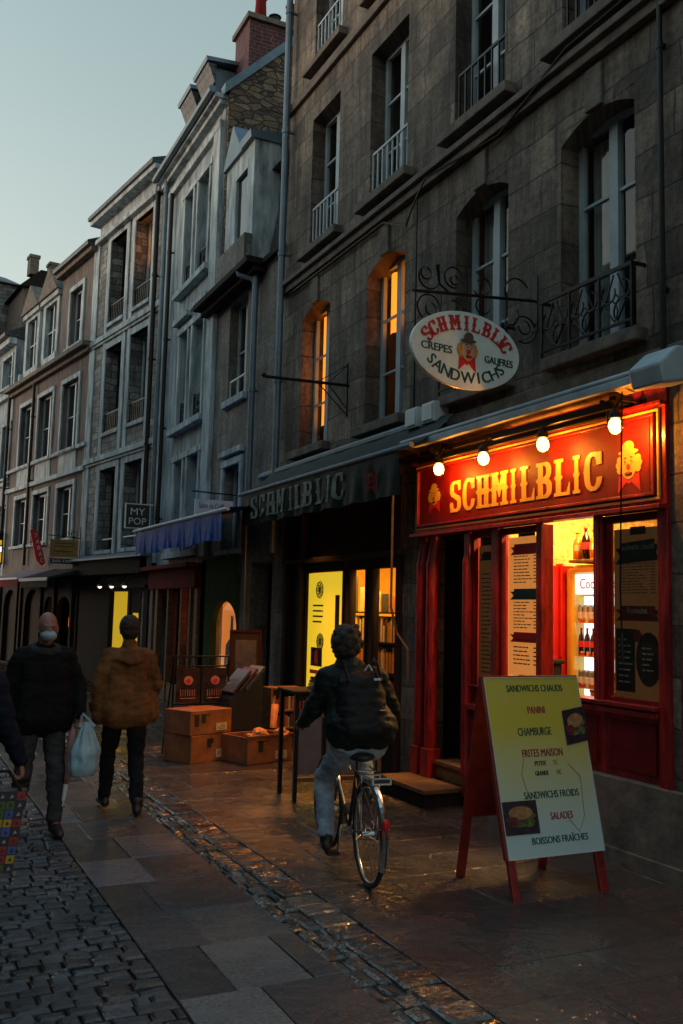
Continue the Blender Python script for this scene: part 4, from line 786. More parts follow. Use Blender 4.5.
# own axes: x to the wall (world +X), y along street
cx, cz, rx, rz = -.73, 4.02, .545, .335
n = 48; mb = MB(); mb.prism([(cx+rx*math.cos(2*math.pi*i/n), -.02, cz+rz*math.sin(2*math.pi*i/n)) for i in range(n)], (0, .04, 0)); X['signw'] = mat('pale_green_white_enamel', (.72, .82, .76), .35, var=.1, sc=4, bump=.08); mb.build('board', 'signw', O, bevel=.006)
def arcword(mb, txt, rx, rz, a0, a1, h, w, flip=False, slab=False, d=-.022):
    adv = [{'W': 1.5, 'M': 1.35, 'I': .62}.get(c, 1) for c in txt]; pos = [sum(adv[:i])+adv[i]/2 for i in range(len(adv))]
    for i, ch in enumerate(txt):
        a = R(a0+(a1-a0)*(pos[i]-pos[0])/(pos[-1]-pos[0])); p = Vector((cx+rx*math.cos(a), d, cz+rz*math.sin(a)))
        tg = Vector((-math.sin(a)*rx, 0, math.cos(a)*rz)).normalized()*(1 if flip else -1); upv = Vector((-tg.z, 0, tg.x)) if True else None
        xd = tg; ud = Vector((-xd.z, 0, xd.x))
        if slab: ww = w*(1.3 if ch == 'M' else 1.05); mb.slab(ch, p-xd*ww/2-ud*h/2, xd, ud, ww, h, .006)
        else: mb.text(ch, p-ud*h/2, xd, ud, h, None, .006, bold=.002)
mb = MB(); arcword(mb, 'SCHMILBLIC', .425, .235, 158, 20, .125, .088, slab=True)
mb.m = 1; arcword(mb, 'SANDWICHS', .40, .235, 210, 328, .095, .062, flip=True)
mb.text('CREPES', (cx-.3, -.022, cz-.045), (1, 0, -.04), ZU, .065, .3, .006, bold=.002); mb.text('GAUFRES', (cx+.325, -.022, cz-.085), (1, 0, -.04), ZU, .062, .29, .006, bold=.002); mb.build('lettering', ['redp', 'greenp'], O)
mb = MB(); clown(mb, (cx+.0, -.022, cz-.02), (1, 0, 0), ZU, .23, .32, .02); mb.build('clown_emblem', CL, O)
mb = MB(); mb.tube([(0, 0, 4.58), (-1.26, 0, 4.46)], .014, 6); mb.box(-.01, .0, -.04, .04, 4.3, 4.8)
for x in (-.98, -.32): mb.tube([(x, 0, 4.5 if x < -.6 else 4.55), (x, 0, cz+.27)], .008, 5)
for (x, z, r, a0, a1) in ((-1.1, 4.6, .1, 60, 330), (-1.13, 4.63, .05, 0, 300), (-.86, 4.64, .09, -200, 80), (-.85, 4.62, .04, 0, 300), (-1.1, 4.34, .11, -150, 200), (-1.08, 4.33, .05, 0, 300), (-.84, 4.38, .06, -30, 120), (-.55, 4.62, .07, -60, 150), (-.56, 4.44, .07, 100, 320), (-.2, 4.62, .13, -130, 60), (-.12, 4.3, .12, -90, 210), (-.12, 4.32, .06, 0, 280), (-.28, 4.42, .1, 60, 190), (-.6, 4.58, .05, 0, 250)):
    mb.torus((x, 0, z), r, .008, ax=(0, 1, 0), n=28, m=5, a0=a0, a1=a1)
mb.tube([(-.9, 0, 4.5), (-1.0, 0, 4.56), (-1.02, 0, 4.72)], [.01, .012, .02], 6)
mb.build('iron_arm', 'iron', O)
# bare bracket
O = thing('bare_sign_bracket', 'empty iron sign bracket with diagonal stays beside the lit orange window', 'bracket', (5, 10.22, 0), (0, 0, 4.6))
mb = MB(); mb.tube([(0, 0, 4.6), (-1.12, 0, 4.57)], .02, 6); mb.tube([(-1.12, 0, 4.57), (-1.15, 0, 4.6)], .03, 6); mb.tube([(-.02, 0, 4.88), (-.02, 0, 4.2)], .012, 6)
for x in (-.28, -.42): mb.tube([(x, 0, 4.58), (-.02, 0, 4.22 if x < -.3 else 4.3)], .008, 5); mb.tube([(x, 0, 4.6), (-.02, 0, 4.86)], .006, 5)
mb.build('arm', 'iron', O)
# salon sign
O = thing('white_hanging_sign', 'small white rectangular sign with thin script above the blue awning', 'sign', (5, 14.07, 0), (0, 0, 3.3))
mb = MB(); mb.box(-.76, -.13, -.02, .02, 3.23, 3.5); mb.m = 1; mb.text('Salon de Coiffure', (-.45, -.022, 3.36), (1, 0, 0), ZU, .085, .5, .004); mb.build('board', ['white', 'ink'], O)
mb = MB(); mb.tube([(0, 0, 3.6), (-.82, 0, 3.62)], .012, 5); mb.tube([(-.45, 0, 3.6), (-.45, 0, 3.5)], .008, 5); mb.build('bracket', 'iron', O)
# blue awning
O = thing('blue_awning', 'bright blue canvas awning with a sagging lettered valance above the red and green fronts', 'awning', MF, (14.5, 0, 3.2))
mb = MB(); n = 40; D = .95
for i in range(n):
    a, b = 11.95+(17.2-11.95)*i/n, 11.95+(17.2-11.95)*(i+1)/n; f = lambda s, t: (s, .05+(D-.05)*t, 3.36-.2*t-.04*math.sin(math.pi*t)+.01*math.sin(s*6))
    for j in range(3): mb.quad(f(a, j/3), f(b, j/3), f(b, (j+1)/3), f(a, (j+1)/3))
mb.build('canvas', 'blue', O, smooth=True)
mb = MB(); mb.tube([(11.9, D, 3.14), (17.25, D, 3.18)], .03, 8); mb.build('front_bar', 'white', O)
mb = MB(); n = 90
for i in range(n):
    a, b = 12.15+(17.1-12.15)*i/n, 12.15+(17.1-12.15)*(i+1)/n
    for j in range(4):
        q = lambda s, j: (s, D+.03*j/4*math.sin(s*8)+.01*math.sin(s*31)*j/4, 3.13-(.40+.02*math.sin(s*3.3))*j/4)
        mb.quad(q(a, j), q(b, j), q(b, j+1), q(a, j+1))
v = mb.build('valance', 'blue', O, smooth=True)
X['dblue'] = mat('dark_blue_print', (.01, .02, .07), .6, var=.3, bump=.1)
mb = MB(); mb.text('LA BOUTIQUE', (14.6, D+.045, 2.86), XL, ZU, .2, 3.6, .003); bpy.data.objects.remove(mb.build('x', 'dblue')) if False else None
# green front, old red front
O = thing('green_shopfront', 'green rendered front with an arched window glowing orange', 'shopfront', MF, (14.8, 0, 0))
mb = MB(); wall(mb, 13.98, 15.7, .02, 2.62, .1, [(14.02, 15.3, .5, 1.92, .42)], y=.02); mb.box(13.98, 15.7, 0, .1, 2.62, 2.7); mb.build('front', 'green', O)
X['glow'] = emit('lit_orange_room', (1, .26, .02), .7)
mb = MB(); mb.quad((14.0, -.06, .5), (15.32, -.06, .5), (15.32, -.06, 1.95), (14.0, -.06, 1.95)); mb.build('pane', 'glass', O)
mb = MB(); mb.quad((13.9, -.32, .3), (16.0, -.32, .3), (16.0, -.32, 2.0), (13.9, -.32, 2.0)); mb.build('lit_wall', 'glow', O)
for k, s in enumerate((14.5, 14.85)):
    bq = thing('display_vase', ['slim dark vase with a long neck at the right of the arched window', 'tall dark vase at the left of the arched window'][k], 'vase', MF, (s, -.2, .7)); mb = MB()
    mb.tube([(s, -.2, .7), (s, -.2, .85), (s, -.2, 1.2), (s, -.2, 1.3), (s, -.2, 1.65)], [.05, .1, .09, .03, .02], 12); mb.build('body', 'dark', bq, smooth=True); mb = MB(); mb.tube([(s, -.2, 1.65), (s, -.2, 1.68)], .03, 10); mb.build('rim', 'gold', bq)
mb = MB(); mb.tube([(15.0, -.3, .52), (15.0, -.3, .56)], .1, 12); mb.box(13.95, 15.7, -.3, -.1, .62, .68); mb.build('window_shelf', 'wood', O)
mb = MB(); mb.box(12.6, 13.5, -.35, -.3, 0, 2.5); mb.box(12.66, 13.02, -.3, -.285, .2, 1.0); mb.build('door', 'dark', C2)
O = thing('old_red_shopfront', 'old red shopfront with a wide red fascia and a narrow lit display strip', 'shopfront', MF, (17.5, 0, 0))
mb = MB(); mb.box(16.0, 19.3, 0, .12, 2.15, 2.52); mb.box(15.98, 19.32, 0, .3, 2.52, 2.6); mb.build('fascia', 'oldred', O, bevel=.01)
mb = MB()
for a, b in ((16.0, 16.2), (16.42, 16.52), (16.98, 17.1), (17.9, 18.0), (18.7, 18.9), (19.1, 19.3)): mb.box(a, b, -.05, .06, 0, 2.15)
mb.box(16.2, 19.1, -.02, .04, 0, .35); mb.build('pilaster', 'wood', O, bevel=.006)
mb = MB(); mb.quad((16.5, -.14, .3), (17.05, -.14, .3), (17.05, -.14, 2.12), (16.5, -.14, 2.12)); mb.build('lit_display', 'glow', O)
mb = MB(); mb.box(17.1, 17.85, -.2, -.17, .35, 2.15); mb.box(18.05, 18.6, -.2, -.17, 0, 2.1); mb.box(16.7, 17.0, -.12, -.1, .4, 1.2); mb.box(16.75, 16.95, -.12, -.1, 1.75, 2.0); mb.build('panel', 'oldred', O)
mb = MB(); mb.box(16.68, 16.95, -.1, -.09, 1.3, 1.45); mb.box(16.68, 16.92, -.1, -.09, 1.5, 1.62); mb.box(16.7, 16.95, -.1, -.09, .95, 1.1); mb.build('paper_card', 'cream', O)
# dark shop under the rubble house
O = thing('dark_shopfront', 'black shopfront with three small lamps over a yellow lit doorway', 'shopfront', BF, (2, 0, 0))
mb = MB(); wall(mb, .0, 4.2, 0, 2.75, .1, [(.22, 2.2, .1, 2.12)], y=.04); mb.box(0, 4.25, .04, .12, 2.2, 2.25); mb.build('front', 'dark', O)
mb = MB(); mb.prism([(-.4, .02, 3.0), (-.4, .42, 2.88), (-.4, .42, 2.84), (-.4, .02, 2.84)], (4.6, 0, 0)); mb.build('canopy', 'zinc', O)
mb = MB(); mb.box(-.1, 4.1, .1, .3, 2.5, 2.84); mb.build('fascia', 'dark', O)
X['yshop'] = emit('lit_yellow_room', (1, .66, .04), .42)
mb = MB(); mb.quad((0, -1.6, 0), (3.2, -1.6, 0), (3.2, -1.6, 2.6), (0, -1.6, 2.6)); mb.quad((2.25, -1.6, 0), (2.25, -.1, 0), (2.25, -.1, 2.6), (2.25, -1.6, 2.6)); mb.build('lit_wall', 'yshop', O)
mb = MB(); mb.box(1.0, 2.2, -1.55, -1.3, .1, .9); mb.box(1.8, 2.6, -1.58, -1.5, 1.5, 1.56); mb.box(2.0, 2.3, -1.58, -1.45, 1.0, 1.3); mb.build('counter', 'wood', O)
mb = MB(); mb.box(1.05, 1.2, -.08, -.0, .1, 2.12); mb.box(.45, .55, -.08, 0, .1, 2.12); mb.box(.55, 1.05, -.08, -.02, 1.65, 2.12); mb.box(.55, 1.05, -.06, -.02, .1, 1.0); mb.build('door', 'dark', O)
for k, s in enumerate((1.83, 1.11, .37)):
    q = thing('shop_lamp', ['small lamp left of the three above the yellow doorway', 'small middle lamp above the yellow doorway', 'small lamp right of the three above the yellow doorway'][k], 'lamp', BF, (s, .4, 2.3), group='lamps over the dark shopfront')
    mb = MB(); mb.tube([(s, .42, 2.22), (s, .42, 2.27)], [.1, .04], 10); mb.tube([(s, .42, 2.27), (s, .34, 2.42), (s, .1, 2.42)], .012, 5); mb.build('shade', 'iron', q)
    mb = MB(); mb.ell((s, .42, 2.22), (.045, .045, .045), 10, 6); mb.build('bulb', 'bulbs', q) if 'bulbs' in X else mb.build('bulb', emit('small_bulb', (1, .75, .6), 3), q)
O = thing('black_square_sign', 'black square sign reading MY POP in a white frame', 'sign', (4.78, 19.2, R(-3)), (0, 0, 3.5))
mb = MB(); mb.box(-.46, .04, -.03, .03, 3.42, 3.9); mb.m = 1
for a, b, c, d in ((-.47, .05, 3.9, 3.92), (-.47, .05, 3.40, 3.42), (-.47, -.45, 3.42, 3.9), (.03, .05, 3.42, 3.9)): mb.box(a, b, -.035, .035, c, d)
mb.text('MY', (-.21, -.032, 3.685), (1, 0, 0), ZU, .14, .3, .004); mb.text('POP', (-.21, -.032, 3.485), (1, 0, 0), ZU, .14, .36, .004); mb.build('board', ['ink', 'white'], O)
mb = MB(); mb.tube([(.05, 0, 3.91), (.32, 0, 3.91)], .015, 5); mb.build('bracket', 'white', O)
for k, s in enumerate((2.5, 1.2)):
    mb = MB(); mb.tube([(s-.45, -.02, 3.36), (s+.45, -.02, 3.36)], .02, 6); mb.build('window_bar', 'white', B)
# bar and tobacco signs
O = thing('yellow_board_sign', 'square mustard board over a dark BAR-TABAC strip on an iron post', 'sign', AF, (.05, 0, 3))
mb = MB(); s = .05; mb.box(s-.02, s+.02, .1, .8, 2.98, 3.4); mb.m = 1; mb.box(s-.025, s+.025, .08, .78, 2.8, 2.93); mb.m = 2; mb.text('BAR-TABAC', (s-.028, .42, 2.83), (0, -1, 0), ZU, .07, .6, .004); mb.m = 1
mb.text('CAFE', (s-.023, .45, 3.24), (0, -1, 0), ZU, .08, .42, .004) if False else None
for z in (3.3, 3.22, 3.1): mb.box(s-.024, s-.02, .2, .7, z, z+.02)
X['must'] = mat('mustard_board', (.32, .17, .04), .6, var=.25, bump=.2); mb.build('board', ['must', 'ink', 'white'], O)
mb = MB(); mb.tube([(s, .04, 2.8), (s, .04, 3.75)], .02, 6); mb.tube([(s, .04, 3.46), (s, .85, 3.5)], .012, 5)
for (y, z, r) in ((.2, 3.56, .08), (.45, 3.54, .06), (.3, 3.6, .05)): mb.torus((s, y, z), r, .008, ax=(1, 0, 0), n=16, m=4, a0=20, a1=300)
mb.build('bracket', 'iron', O)
O = thing('red_tobacco_sign', 'tilted narrow red lozenge sign reading TABAC downwards', 'sign', AF, (2.73, 0, 3))
mb = MB(); s = 2.73; P = lambda a, z: (s-.03, .42-.28*(3.8-z)/.95*1.0+a, z); mb.prism([P(-.1, 3.75), P(0, 3.84), P(.11, 3.78), P(.13, 3.0), P(.02, 2.84), P(-.1, 2.92)], (.06, 0, 0))
mb.m = 1
for k, ch in enumerate('TABAC'): z = 3.6-.165*k; p = P(.0, z); mb.text(ch, (p[0]-.002, p[1]+.0, z), (0, -1, 0), ZU, .11, .09, .004)
mb.build('board', ['redp', 'white'], O)
mb = MB(); mb.tube([(s, 0, 3.35), (s, .5, 3.4)], .012, 5); mb.build('bracket', 'iron', O)
O = thing('bar_shopfront', 'dark timber bar front with arched doors and dim amber windows', 'shopfront', AF, (3.5, 0, 0))
mb = MB(); wall(mb, 0, 7.1, 0, 2.5, .12, [(.5, 1.5, .5, 2.0, .35), (1.8, 2.6, .5, 2.0, .3), (3.1, 4.4, .05, 2.2, .5), (5.3, 6.6, .05, 2.2, .5)], y=.06)
for s in (.25, 1.65, 2.8, 4.7, 5.05, 6.9): mb.box(s-.06, s+.06, .06, .13, 0, 2.5)
mb.build('front', 'dark', O)
mb = MB(); mb.quad((.2, -.8, .3), (1.3, -.8, .3), (1.3, -.8, 2.1), (.2, -.8, 2.1)); mb.build('lit_wall', emit('dim_amber_room', (1, .3, .04), .2), O)
mb = MB(); mb.quad((.45, -.75, .9), (.62, -.75, .9), (.62, -.75, 1.9), (.45, -.75, 1.9)); mb.quad((1.75, -.4, 1.2), (1.9, -.4, 1.2), (1.9, -.4, 1.45), (1.75, -.4, 1.45)); mb.build('bar_light', 'glow', O)
mb = MB(); mb.box(3.1, 4.4, -.12, -.08, .05, 2.2); mb.box(5.3, 6.6, -.12, -.08, .05, 2.2); mb.build('door', 'dark', O)
O = thing('grey_bar_awning', 'dark grey awning with a pale front edge over the bar', 'awning', AF, (0, 0, 2.5))
mb = MB(); mb.prism([(-.6, .02, 2.72), (-.6, 1.0, 2.44), (-.6, 1.0, 2.4), (-.6, .02, 2.6)], (2.3, 0, 0)); mb.build('canvas', 'awn', O); mb = MB(); mb.box(-.6, 1.72, 1.0, 1.03, 2.36, 2.44); mb.build('front_bar', 'zinc', O)
mb = MB(); mb.box(-.55, 1.65, .98, 1.0, 2.2, 2.37); mb.build('valance', 'dark', O)
O = thing('pink_striped_awning', 'pale pinkish awning with a red valance at the far left', 'awning', AF, (3, 0, 2.5)); X['pinkawn'] = mat('pinkish_canvas', (.25, .18, .21), .8, spec=.1, var=.3, bump=.2, stretch=(6, 1, 1))
mb = MB(); mb.prism([(1.85, .02, 2.75), (1.85, 1.0, 2.44), (1.85, 1.0, 2.4), (1.85, .02, 2.6)], (3.4, 0, 0)); mb.build('canvas', 'pinkawn', O); mb = MB(); mb.box(1.85, 5.25, 1.0, 1.02, 2.24, 2.42); mb.build('valance', 'oldred', O)
mb = MB(); mb.box(1.85, 5.25, 1.02, 1.05, 2.42, 2.47); mb.build('front_bar', 'white', O)
O = thing('lit_side_sign', 'small glowing yellow and white sign at the far left edge above the awning', 'sign', ZF, (.2, 0, 3.1))
mb = MB(); mb.box(-.1, .0, .05, .5, 3.0, 4.0); mb.build('box', 'dark', O); mb = MB(); mb.box(-.12, -.1, .1, .45, 3.05, 3.35); mb.box(-.12, -.1, .1, .45, 3.6, 3.75); mb.build('lit_face', 'yshop', O); mb = MB(); mb.box(-.12, -.1, .1, .45, 3.38, 3.55); mb.build('white_face', 'fwhite', O)
# ---------------------------------------------------------------- people
def cap(mb, p0, p1, r0, r1, flat=1.0):
    p0, p1 = Vector(p0), Vector(p1); d = p1-p0; L = d.length or 1e-5; d = d/L
    pts = [p0-d*r0*.98, p0-d*r0*.8, p0-d*r0*.45, p0, p1, p1+d*r1*.45, p1+d*r1*.8, p1+d*r1*.98]
    mb.tube(pts, [r0*.15, r0*.6, r0*.9, r0, r1, r1*.9, r1*.6, r1*.15], 14, flat=flat)
def organic(name, mb, m, parent, vox, fold=0, ff=9, smooth=2, off=None):
    o = mb.build(name, m, parent); r = o.modifiers.new('r', 'REMESH'); r.mode = 'VOXEL'; r.voxel_size = vox
    if smooth: q = o.modifiers.new('s', 'SMOOTH'); q.iterations = smooth; q.factor = .5
    dg = bpy.context.evaluated_depsgraph_get(); dg.update(); me = bpy.data.meshes.new_from_object(o.evaluated_get(dg)); o.modifiers.clear(); old = o.data; o.data = me; bpy.data.meshes.remove(old)
    me.materials.clear(); me.materials.append(X[m]); me.name = name
    if fold:
        nn = [v.normal.copy() for v in me.vertices]
        for v, n in zip(me.vertices, nn):
            p = v.co; a = noise.noise(Vector((p.x*ff, p.y*ff, p.z*ff*1.3)))+.5*noise.noise(Vector((p.x*ff*2.3+7, p.y*ff*2.3, p.z*ff*3)))
            b = 1-abs(noise.noise(Vector((p.x*ff*.8+3, p.y*ff*.8, p.z*ff*2.2))))*2
            v.co = p+n*fold*(a*.8+b*.5-.3)
    me.polygons.foreach_set('use_smooth', [True]*len(me.polygons)); me.update(); return o
def hand(mb, wr, d, pn, side, curl):
    wr, d, pn = Vector(wr), Vector(d).normalized(), Vector(pn); pn = (pn-d*pn.dot(d)).normalized(); w = d.cross(pn)*side
    for o in (-.026, -.009, .009, .026): cap(mb, wr+w*o*.7, wr+d*.082+w*o, .014, .0125)
    for o, L in zip((.029, .010, -.010, -.028), (.068, .078, .072, .056)):
        p = wr+d*.086+w*o; a = 0
        for f, r in ((.45, .0095), (.32, .0085), (.23, .0078)):
            a += R(curl); q = p+(d*math.cos(a)+pn*math.sin(a))*L*f; cap(mb, p, q, r, r*.93); p = q
    p = wr+d*.025+w*.026
    for f, r, k in ((.035, .012, 0), (.03, .0105, .35), (.024, .009, .6)): q = p+(d*(.62+k*.3)+w*(.75-k)+pn*(.25+k*.5)).normalized()*f; cap(mb, p, q, r, r*.93); p = q
def person(label, fr_, J, coat, trous, shoe, skin_='skin', hairm='hair', hairstyle='short', hem=.74, bulk=1.0, curl=(25, 25), group=None, extra=None, shin=None, kind=None):
    P = thing('person', label, 'person', fr_, own=True)
    V = {k: Vector(v) for k, v in J.items()}
    b = MB(); hd = V['head']; fw = Vector(J.get('face', (0, 1, 0))).normalized(); sd = Vector((0, 0, 1)).cross(fw)*-1; M = Matrix((sd, fw, Vector((0, 0, 1)))).transposed()
    H_ = lambda x, y, z: hd+M@Vector((x, y, z))
    b.ell(hd+Vector((0, 0, .015)), (.076, .094, .104), 20, 14, M); b.ell(H_(0, .02, -.055), (.056, .07, .062), 16, 10, M)
    cap(b, H_(0, .088, .005), H_(0, .106, -.022), .008, .013); b.ell(H_(0, .088, -.03), (.02, .014, .009), 10, 6, M)
    for sx in (-1, 1):
        b.ell(H_(sx*.078, -.005, -.008), (.009, .02, .032), 10, 8, M); cap(b, H_(sx*.045, .082, .028), H_(sx*.014, .092, .026), .008, .008)
    cap(b, H_(-.018, .083, -.055), H_(.018, .083, -.055), .006, .006); cap(b, H_(-.015, .082, -.066), H_(.015, .082, -.066), .006, .006); cap(b, H_(0, .066, -.1), H_(0, .068, -.1), .02, .02)
    cap(b, H_(0, -.02, -.06), V['neck'], .052, .058)
    ch = (V['shL']+V['shR'])/2; wa = ch.lerp(V['pel'], .62)
    cap(b, V['neck'], ch, .055, .06); cap(b, V['shL'], V['shR'], .042, .042); cap(b, ch, wa, .075, .075); cap(b, wa, V['pel'], .075, .07); cap(b, V['hiL'], V['hiR'], .055, .055)
    for s in 'LR':
        cap(b, V['sh'+s], V['el'+s], .046, .036); cap(b, V['el'+s], V['wr'+s], .036, .024)
        cap(b, V['hi'+s], V['kn'+s], .06, .048); cap(b, V['kn'+s], V['an'+s], .05, .034); cap(b, V['an'+s], V['to'+s], .034, .026)
        hand(b, V['wr'+s], Vector(J['hd'+s]), Vector(J['pn'+s]), 1 if s == 'R' else -1, curl[0 if s == 'L' else 1])
    organic('body', b, skin_, P, .0062, smooth=1)
    for sx in (-1, 1):
        e = MB(); e.ell(H_(sx*.031, .083, .012), (.0125,)*3, 10, 8); e.m = 1; e.ell(H_(sx*.031, .0925, .012), (.006, .006, .006), 8, 6); e.build('eye', ['eyew', 'ink'], P, smooth=True)
    if hairstyle != 'bald':
        h = MB(); t = .014 if hairstyle == 'short' else .03
        h.ell(H_(0, -.014, .036), (.078+t, .09+t, .09+t), 20, 12, M); h.ell(H_(0, -.045, -.015), (.068+t, .06+t*.6, .07+t*.5), 14, 10, M)
        if hairstyle == 'bushy':
            for k in range(26): a = k*2.4; zz = .1-.2*k/26; r = .085*math.sqrt(max(.1, 1-(zz/.15)**2)); h.ell(H_(r*math.cos(a)*1.05, -.035+r*math.sin(a)*.9, .03+zz), (.03, .03, .028), 8, 6)
        organic('hair', h, hairm, P, .009, fold=.006, ff=45)
    c = MB(); k = bulk
    cap(c, V['neck']+Vector((0, -.012, -.02)), V['neck']+Vector((0, -.008, .018)), .078, .07); cap(c, V['neck']+Vector((0, -.01, -.03)), ch, .08*k, .11*k); cap(c, V['shL'].lerp(V['shR'], .08), V['shR'].lerp(V['shL'], .08), .078*k, .078*k)
    for sx in (-.075, 0, .075): cap(c, ch+Vector((sx*k, 0, -.05)), wa+Vector((sx*.95*k, 0, 0)), .112*k, .118*k)
    hm = V['pel'].copy(); hm.z = max(hem, 0)+.1
    for sx in (-.08, 0, .08): cap(c, wa+Vector((sx*k, 0, 0)), hm+Vector((sx*1.1*k, 0, 0)), .125*k, .14*k)
    for s in 'LR':
        cap(c, V['sh'+s], V['el'+s], .074*k, .06*k); cap(c, V['el'+s], V['el'+s].lerp(V['wr'+s], .93), .058*k, .044*k)
    if extra: extra(c, V, ch, wa, H_)
    organic('jacket', c, coat, P, .011, fold=.013, ff=9)
    t = MB(); cap(t, V['hiL']+Vector((0, 0, .02)), V['hiR']+Vector((0, 0, .02)), .105, .105); cap(t, V['pel'], V['pel']+Vector((0, 0, .04)), .11, .1)
    for s in 'LR':
        cap(t, V['hi'+s], V['kn'+s], .1, .072); cap(t, V['kn'+s], V['an'+s].lerp(V['kn'+s], .1), .073, .06)
    organic('trousers', t, trous, P, .011, fold=.014, ff=11)
    for s in 'LR':
        q = MB(); an, to = V['an'+s], V['to'+s]; d = (to-an); d.z = 0; d.normalize(); heel = an+Vector((0, 0, -.045))-d*.03; tip = to.copy()
        cap(q, an+Vector((0, 0, .03)), an+Vector((0, 0, -.02)), .05, .048); cap(q, heel, tip, .042, .036); cap(q, heel.lerp(tip, .5)+Vector((0, 0, .015)), tip, .045, .036)
        organic('shoe', q, shoe, P, .009, fold=.002)
    return P
X['eyew'] = mat('eye_white', (.2, .17, .15), .3, var=.1, bump=0)
X['skin'] = mat('skin', (.3, .13, .09), .5, var=.15, sc=12, bump=.1, bsc=120); X['hair'] = mat('dark_brown_hair', (.03, .018, .012), .6, var=.5, sc=40, bump=.8, bsc=120, stretch=(2, 2, .5))
X['brown'] = mat('rust_brown_quilted_cotton', (.19, .08, .03), .9, spec=.1, var=.4, sc=6, bump=.5, bsc=60); X['black'] = mat('black_jacket', (.007, .0065, .007), .8, spec=.15, var=.3, sc=7, bump=.4, bsc=60)
X['dgreen'] = mat('dark_green_jacket', (.006, .013, .011), .6, spec=.25, var=.4, sc=5, bump=.4, bsc=50); X['navy'] = mat('navy_coat', (.008, .01, .018), .8, spec=.15, var=.3, sc=7, bump=.4, bsc=60)
X['jeans'] = mat('light_blue_jeans', (.30, .37, .46), .85, var=.3, sc=9, bump=.5, bsc=90); X['grey'] = mat('grey_trousers', (.045, .045, .046), .9, spec=.1, var=.3, sc=7, bump=.4, bsc=80); X['char'] = mat('charcoal_trousers', (.014, .014, .016), .9, spec=.1, var=.3, sc=7, bump=.4, bsc=80)
X['shoe'] = mat('dark_shoe_leather', (.02, .016, .014), .45, var=.3, bump=.2)
# walker in the rust brown coat, seen from behind
def hood(c, V, ch, wa, H_):
    for a in range(-4, 5): q = a*.34; cap(c, V['neck']+Vector((math.sin(q)*.105, -.075*math.cos(q)-.02, -.035-.02*math.cos(q))), V['neck']+Vector((math.sin(q)*.125, -.1*math.cos(q)-.02, -.075-.03*math.cos(q))), .042, .046)
    for sx in (-1, 1): cap(c, wa+Vector((sx*.2, .02, -.1)), wa+Vector((sx*.22, .02, -.25)), .075, .08)
J = dict(head=(0, .03, 1.585), neck=(0, 0, 1.43), shL=(-.165, 0, 1.355), shR=(.165, 0, 1.355), elL=(-.255, -.03, 1.1), elR=(.26, .02, 1.1), wrL=(-.27, .08, .88), wrR=(.25, .2, .94), hdL=(0, .2, -1), hdR=(-.4, .4, -.6), pnL=(1, 0, 0), pnR=(-1, 0, 0),
    pel=(0, 0, .92), hiL=(-.1, 0, .86), hiR=(.1, 0, .86), knL=(-.11, .18, .48), knR=(.1, -.02, .47), anL=(-.12, .22, .1), anR=(.1, -.2, .1), toL=(-.14, .38, .05), toR=(.12, -.06, .04))
person('walker in a rust brown hooded coat and dark trousers, seen from behind', (1.97, 8.36, R(-4)), J, 'brown', 'char', 'shoe', hairstyle='short', hem=.76, bulk=1.05, extra=hood)
# masked man walking towards us
J = dict(head=(0, .05, 1.615), face=(0, 1, -.15), neck=(0, 0, 1.45), shL=(-.17, 0, 1.375), shR=(.17, 0, 1.375), elL=(-.28, .0, 1.13), elR=(.28, -.02, 1.12), wrL=(-.27, .16, .93), wrR=(.31, .06, .86), hdL=(.0, .25, -1), hdR=(0, .2, -1), pnL=(1, 0, 0), pnR=(-1, 0, 0),
    pel=(0, 0, .93), hiL=(-.1, 0, .87), hiR=(.1, 0, .87), knL=(-.11, .1, .49), knR=(.12, .03, .48), anL=(-.12, .12, .1), anR=(.13, -.2, .1), toL=(-.13, .28, .04), toR=(.14, -.04, .04))
PM = person('bald man in a bulky black jacket with a pale face mask, walking towards the camera', (1.17, 7.83, R(183)), J, 'black', 'grey', 'shoe', hairstyle='bald', hem=.8, bulk=1.15, curl=(55, 30))
X['mask'] = mat('pale_blue_face_mask', (.3, .37, .41), .8, var=.1, bump=.2)
mb = MB(); mb.ell((0, .098, 1.548), (.064, .092, .048), 18, 12); organic('face_mask', mb, 'mask', PM, .006, fold=.003, ff=40)
for sx in (-1, 1): mb = MB(); mb.tube([(sx*.05, .13, 1.55), (sx*.085, .05, 1.6)], .0022, 4); mb.build('mask_strap', 'mask', PM)
mb = MB(); mb.torus((0, .0, 1.44), .1, .035, ax=(0, .2, 1), n=24, m=8); organic('scarf', mb, 'grey', PM, .01, fold=.008, ff=20)
# person cut off by the left edge
J = dict(head=(0, .03, 1.57), neck=(0, 0, 1.42), shL=(-.18, 0, 1.35), shR=(.18, 0, 1.35), elL=(-.26, -.04, 1.1), elR=(.27, -.02, 1.1), wrL=(-.26, .05, .86), wrR=(.36, .02, .9), hdL=(0, .2, -1), hdR=(.15, 0, -1), pnL=(1, 0, 0), pnR=(-1, 0, 0),
    pel=(0, 0, .92), hiL=(-.1, 0, .86), hiR=(.1, 0, .86), knL=(-.11, .14, .48), knR=(.1, 0, .47), anL=(-.12, .16, .1), anR=(.1, -.12, .1), toL=(-.13, .32, .04), toR=(.11, .02, .04))
person('shopper in a dark navy coat cut off by the left edge, holding a patchwork bag', (.40, 5.78, R(-10)), J, 'navy', 'char', 'shoe', hairstyle='bushy', hem=.6, bulk=1.1, curl=(25, 60))
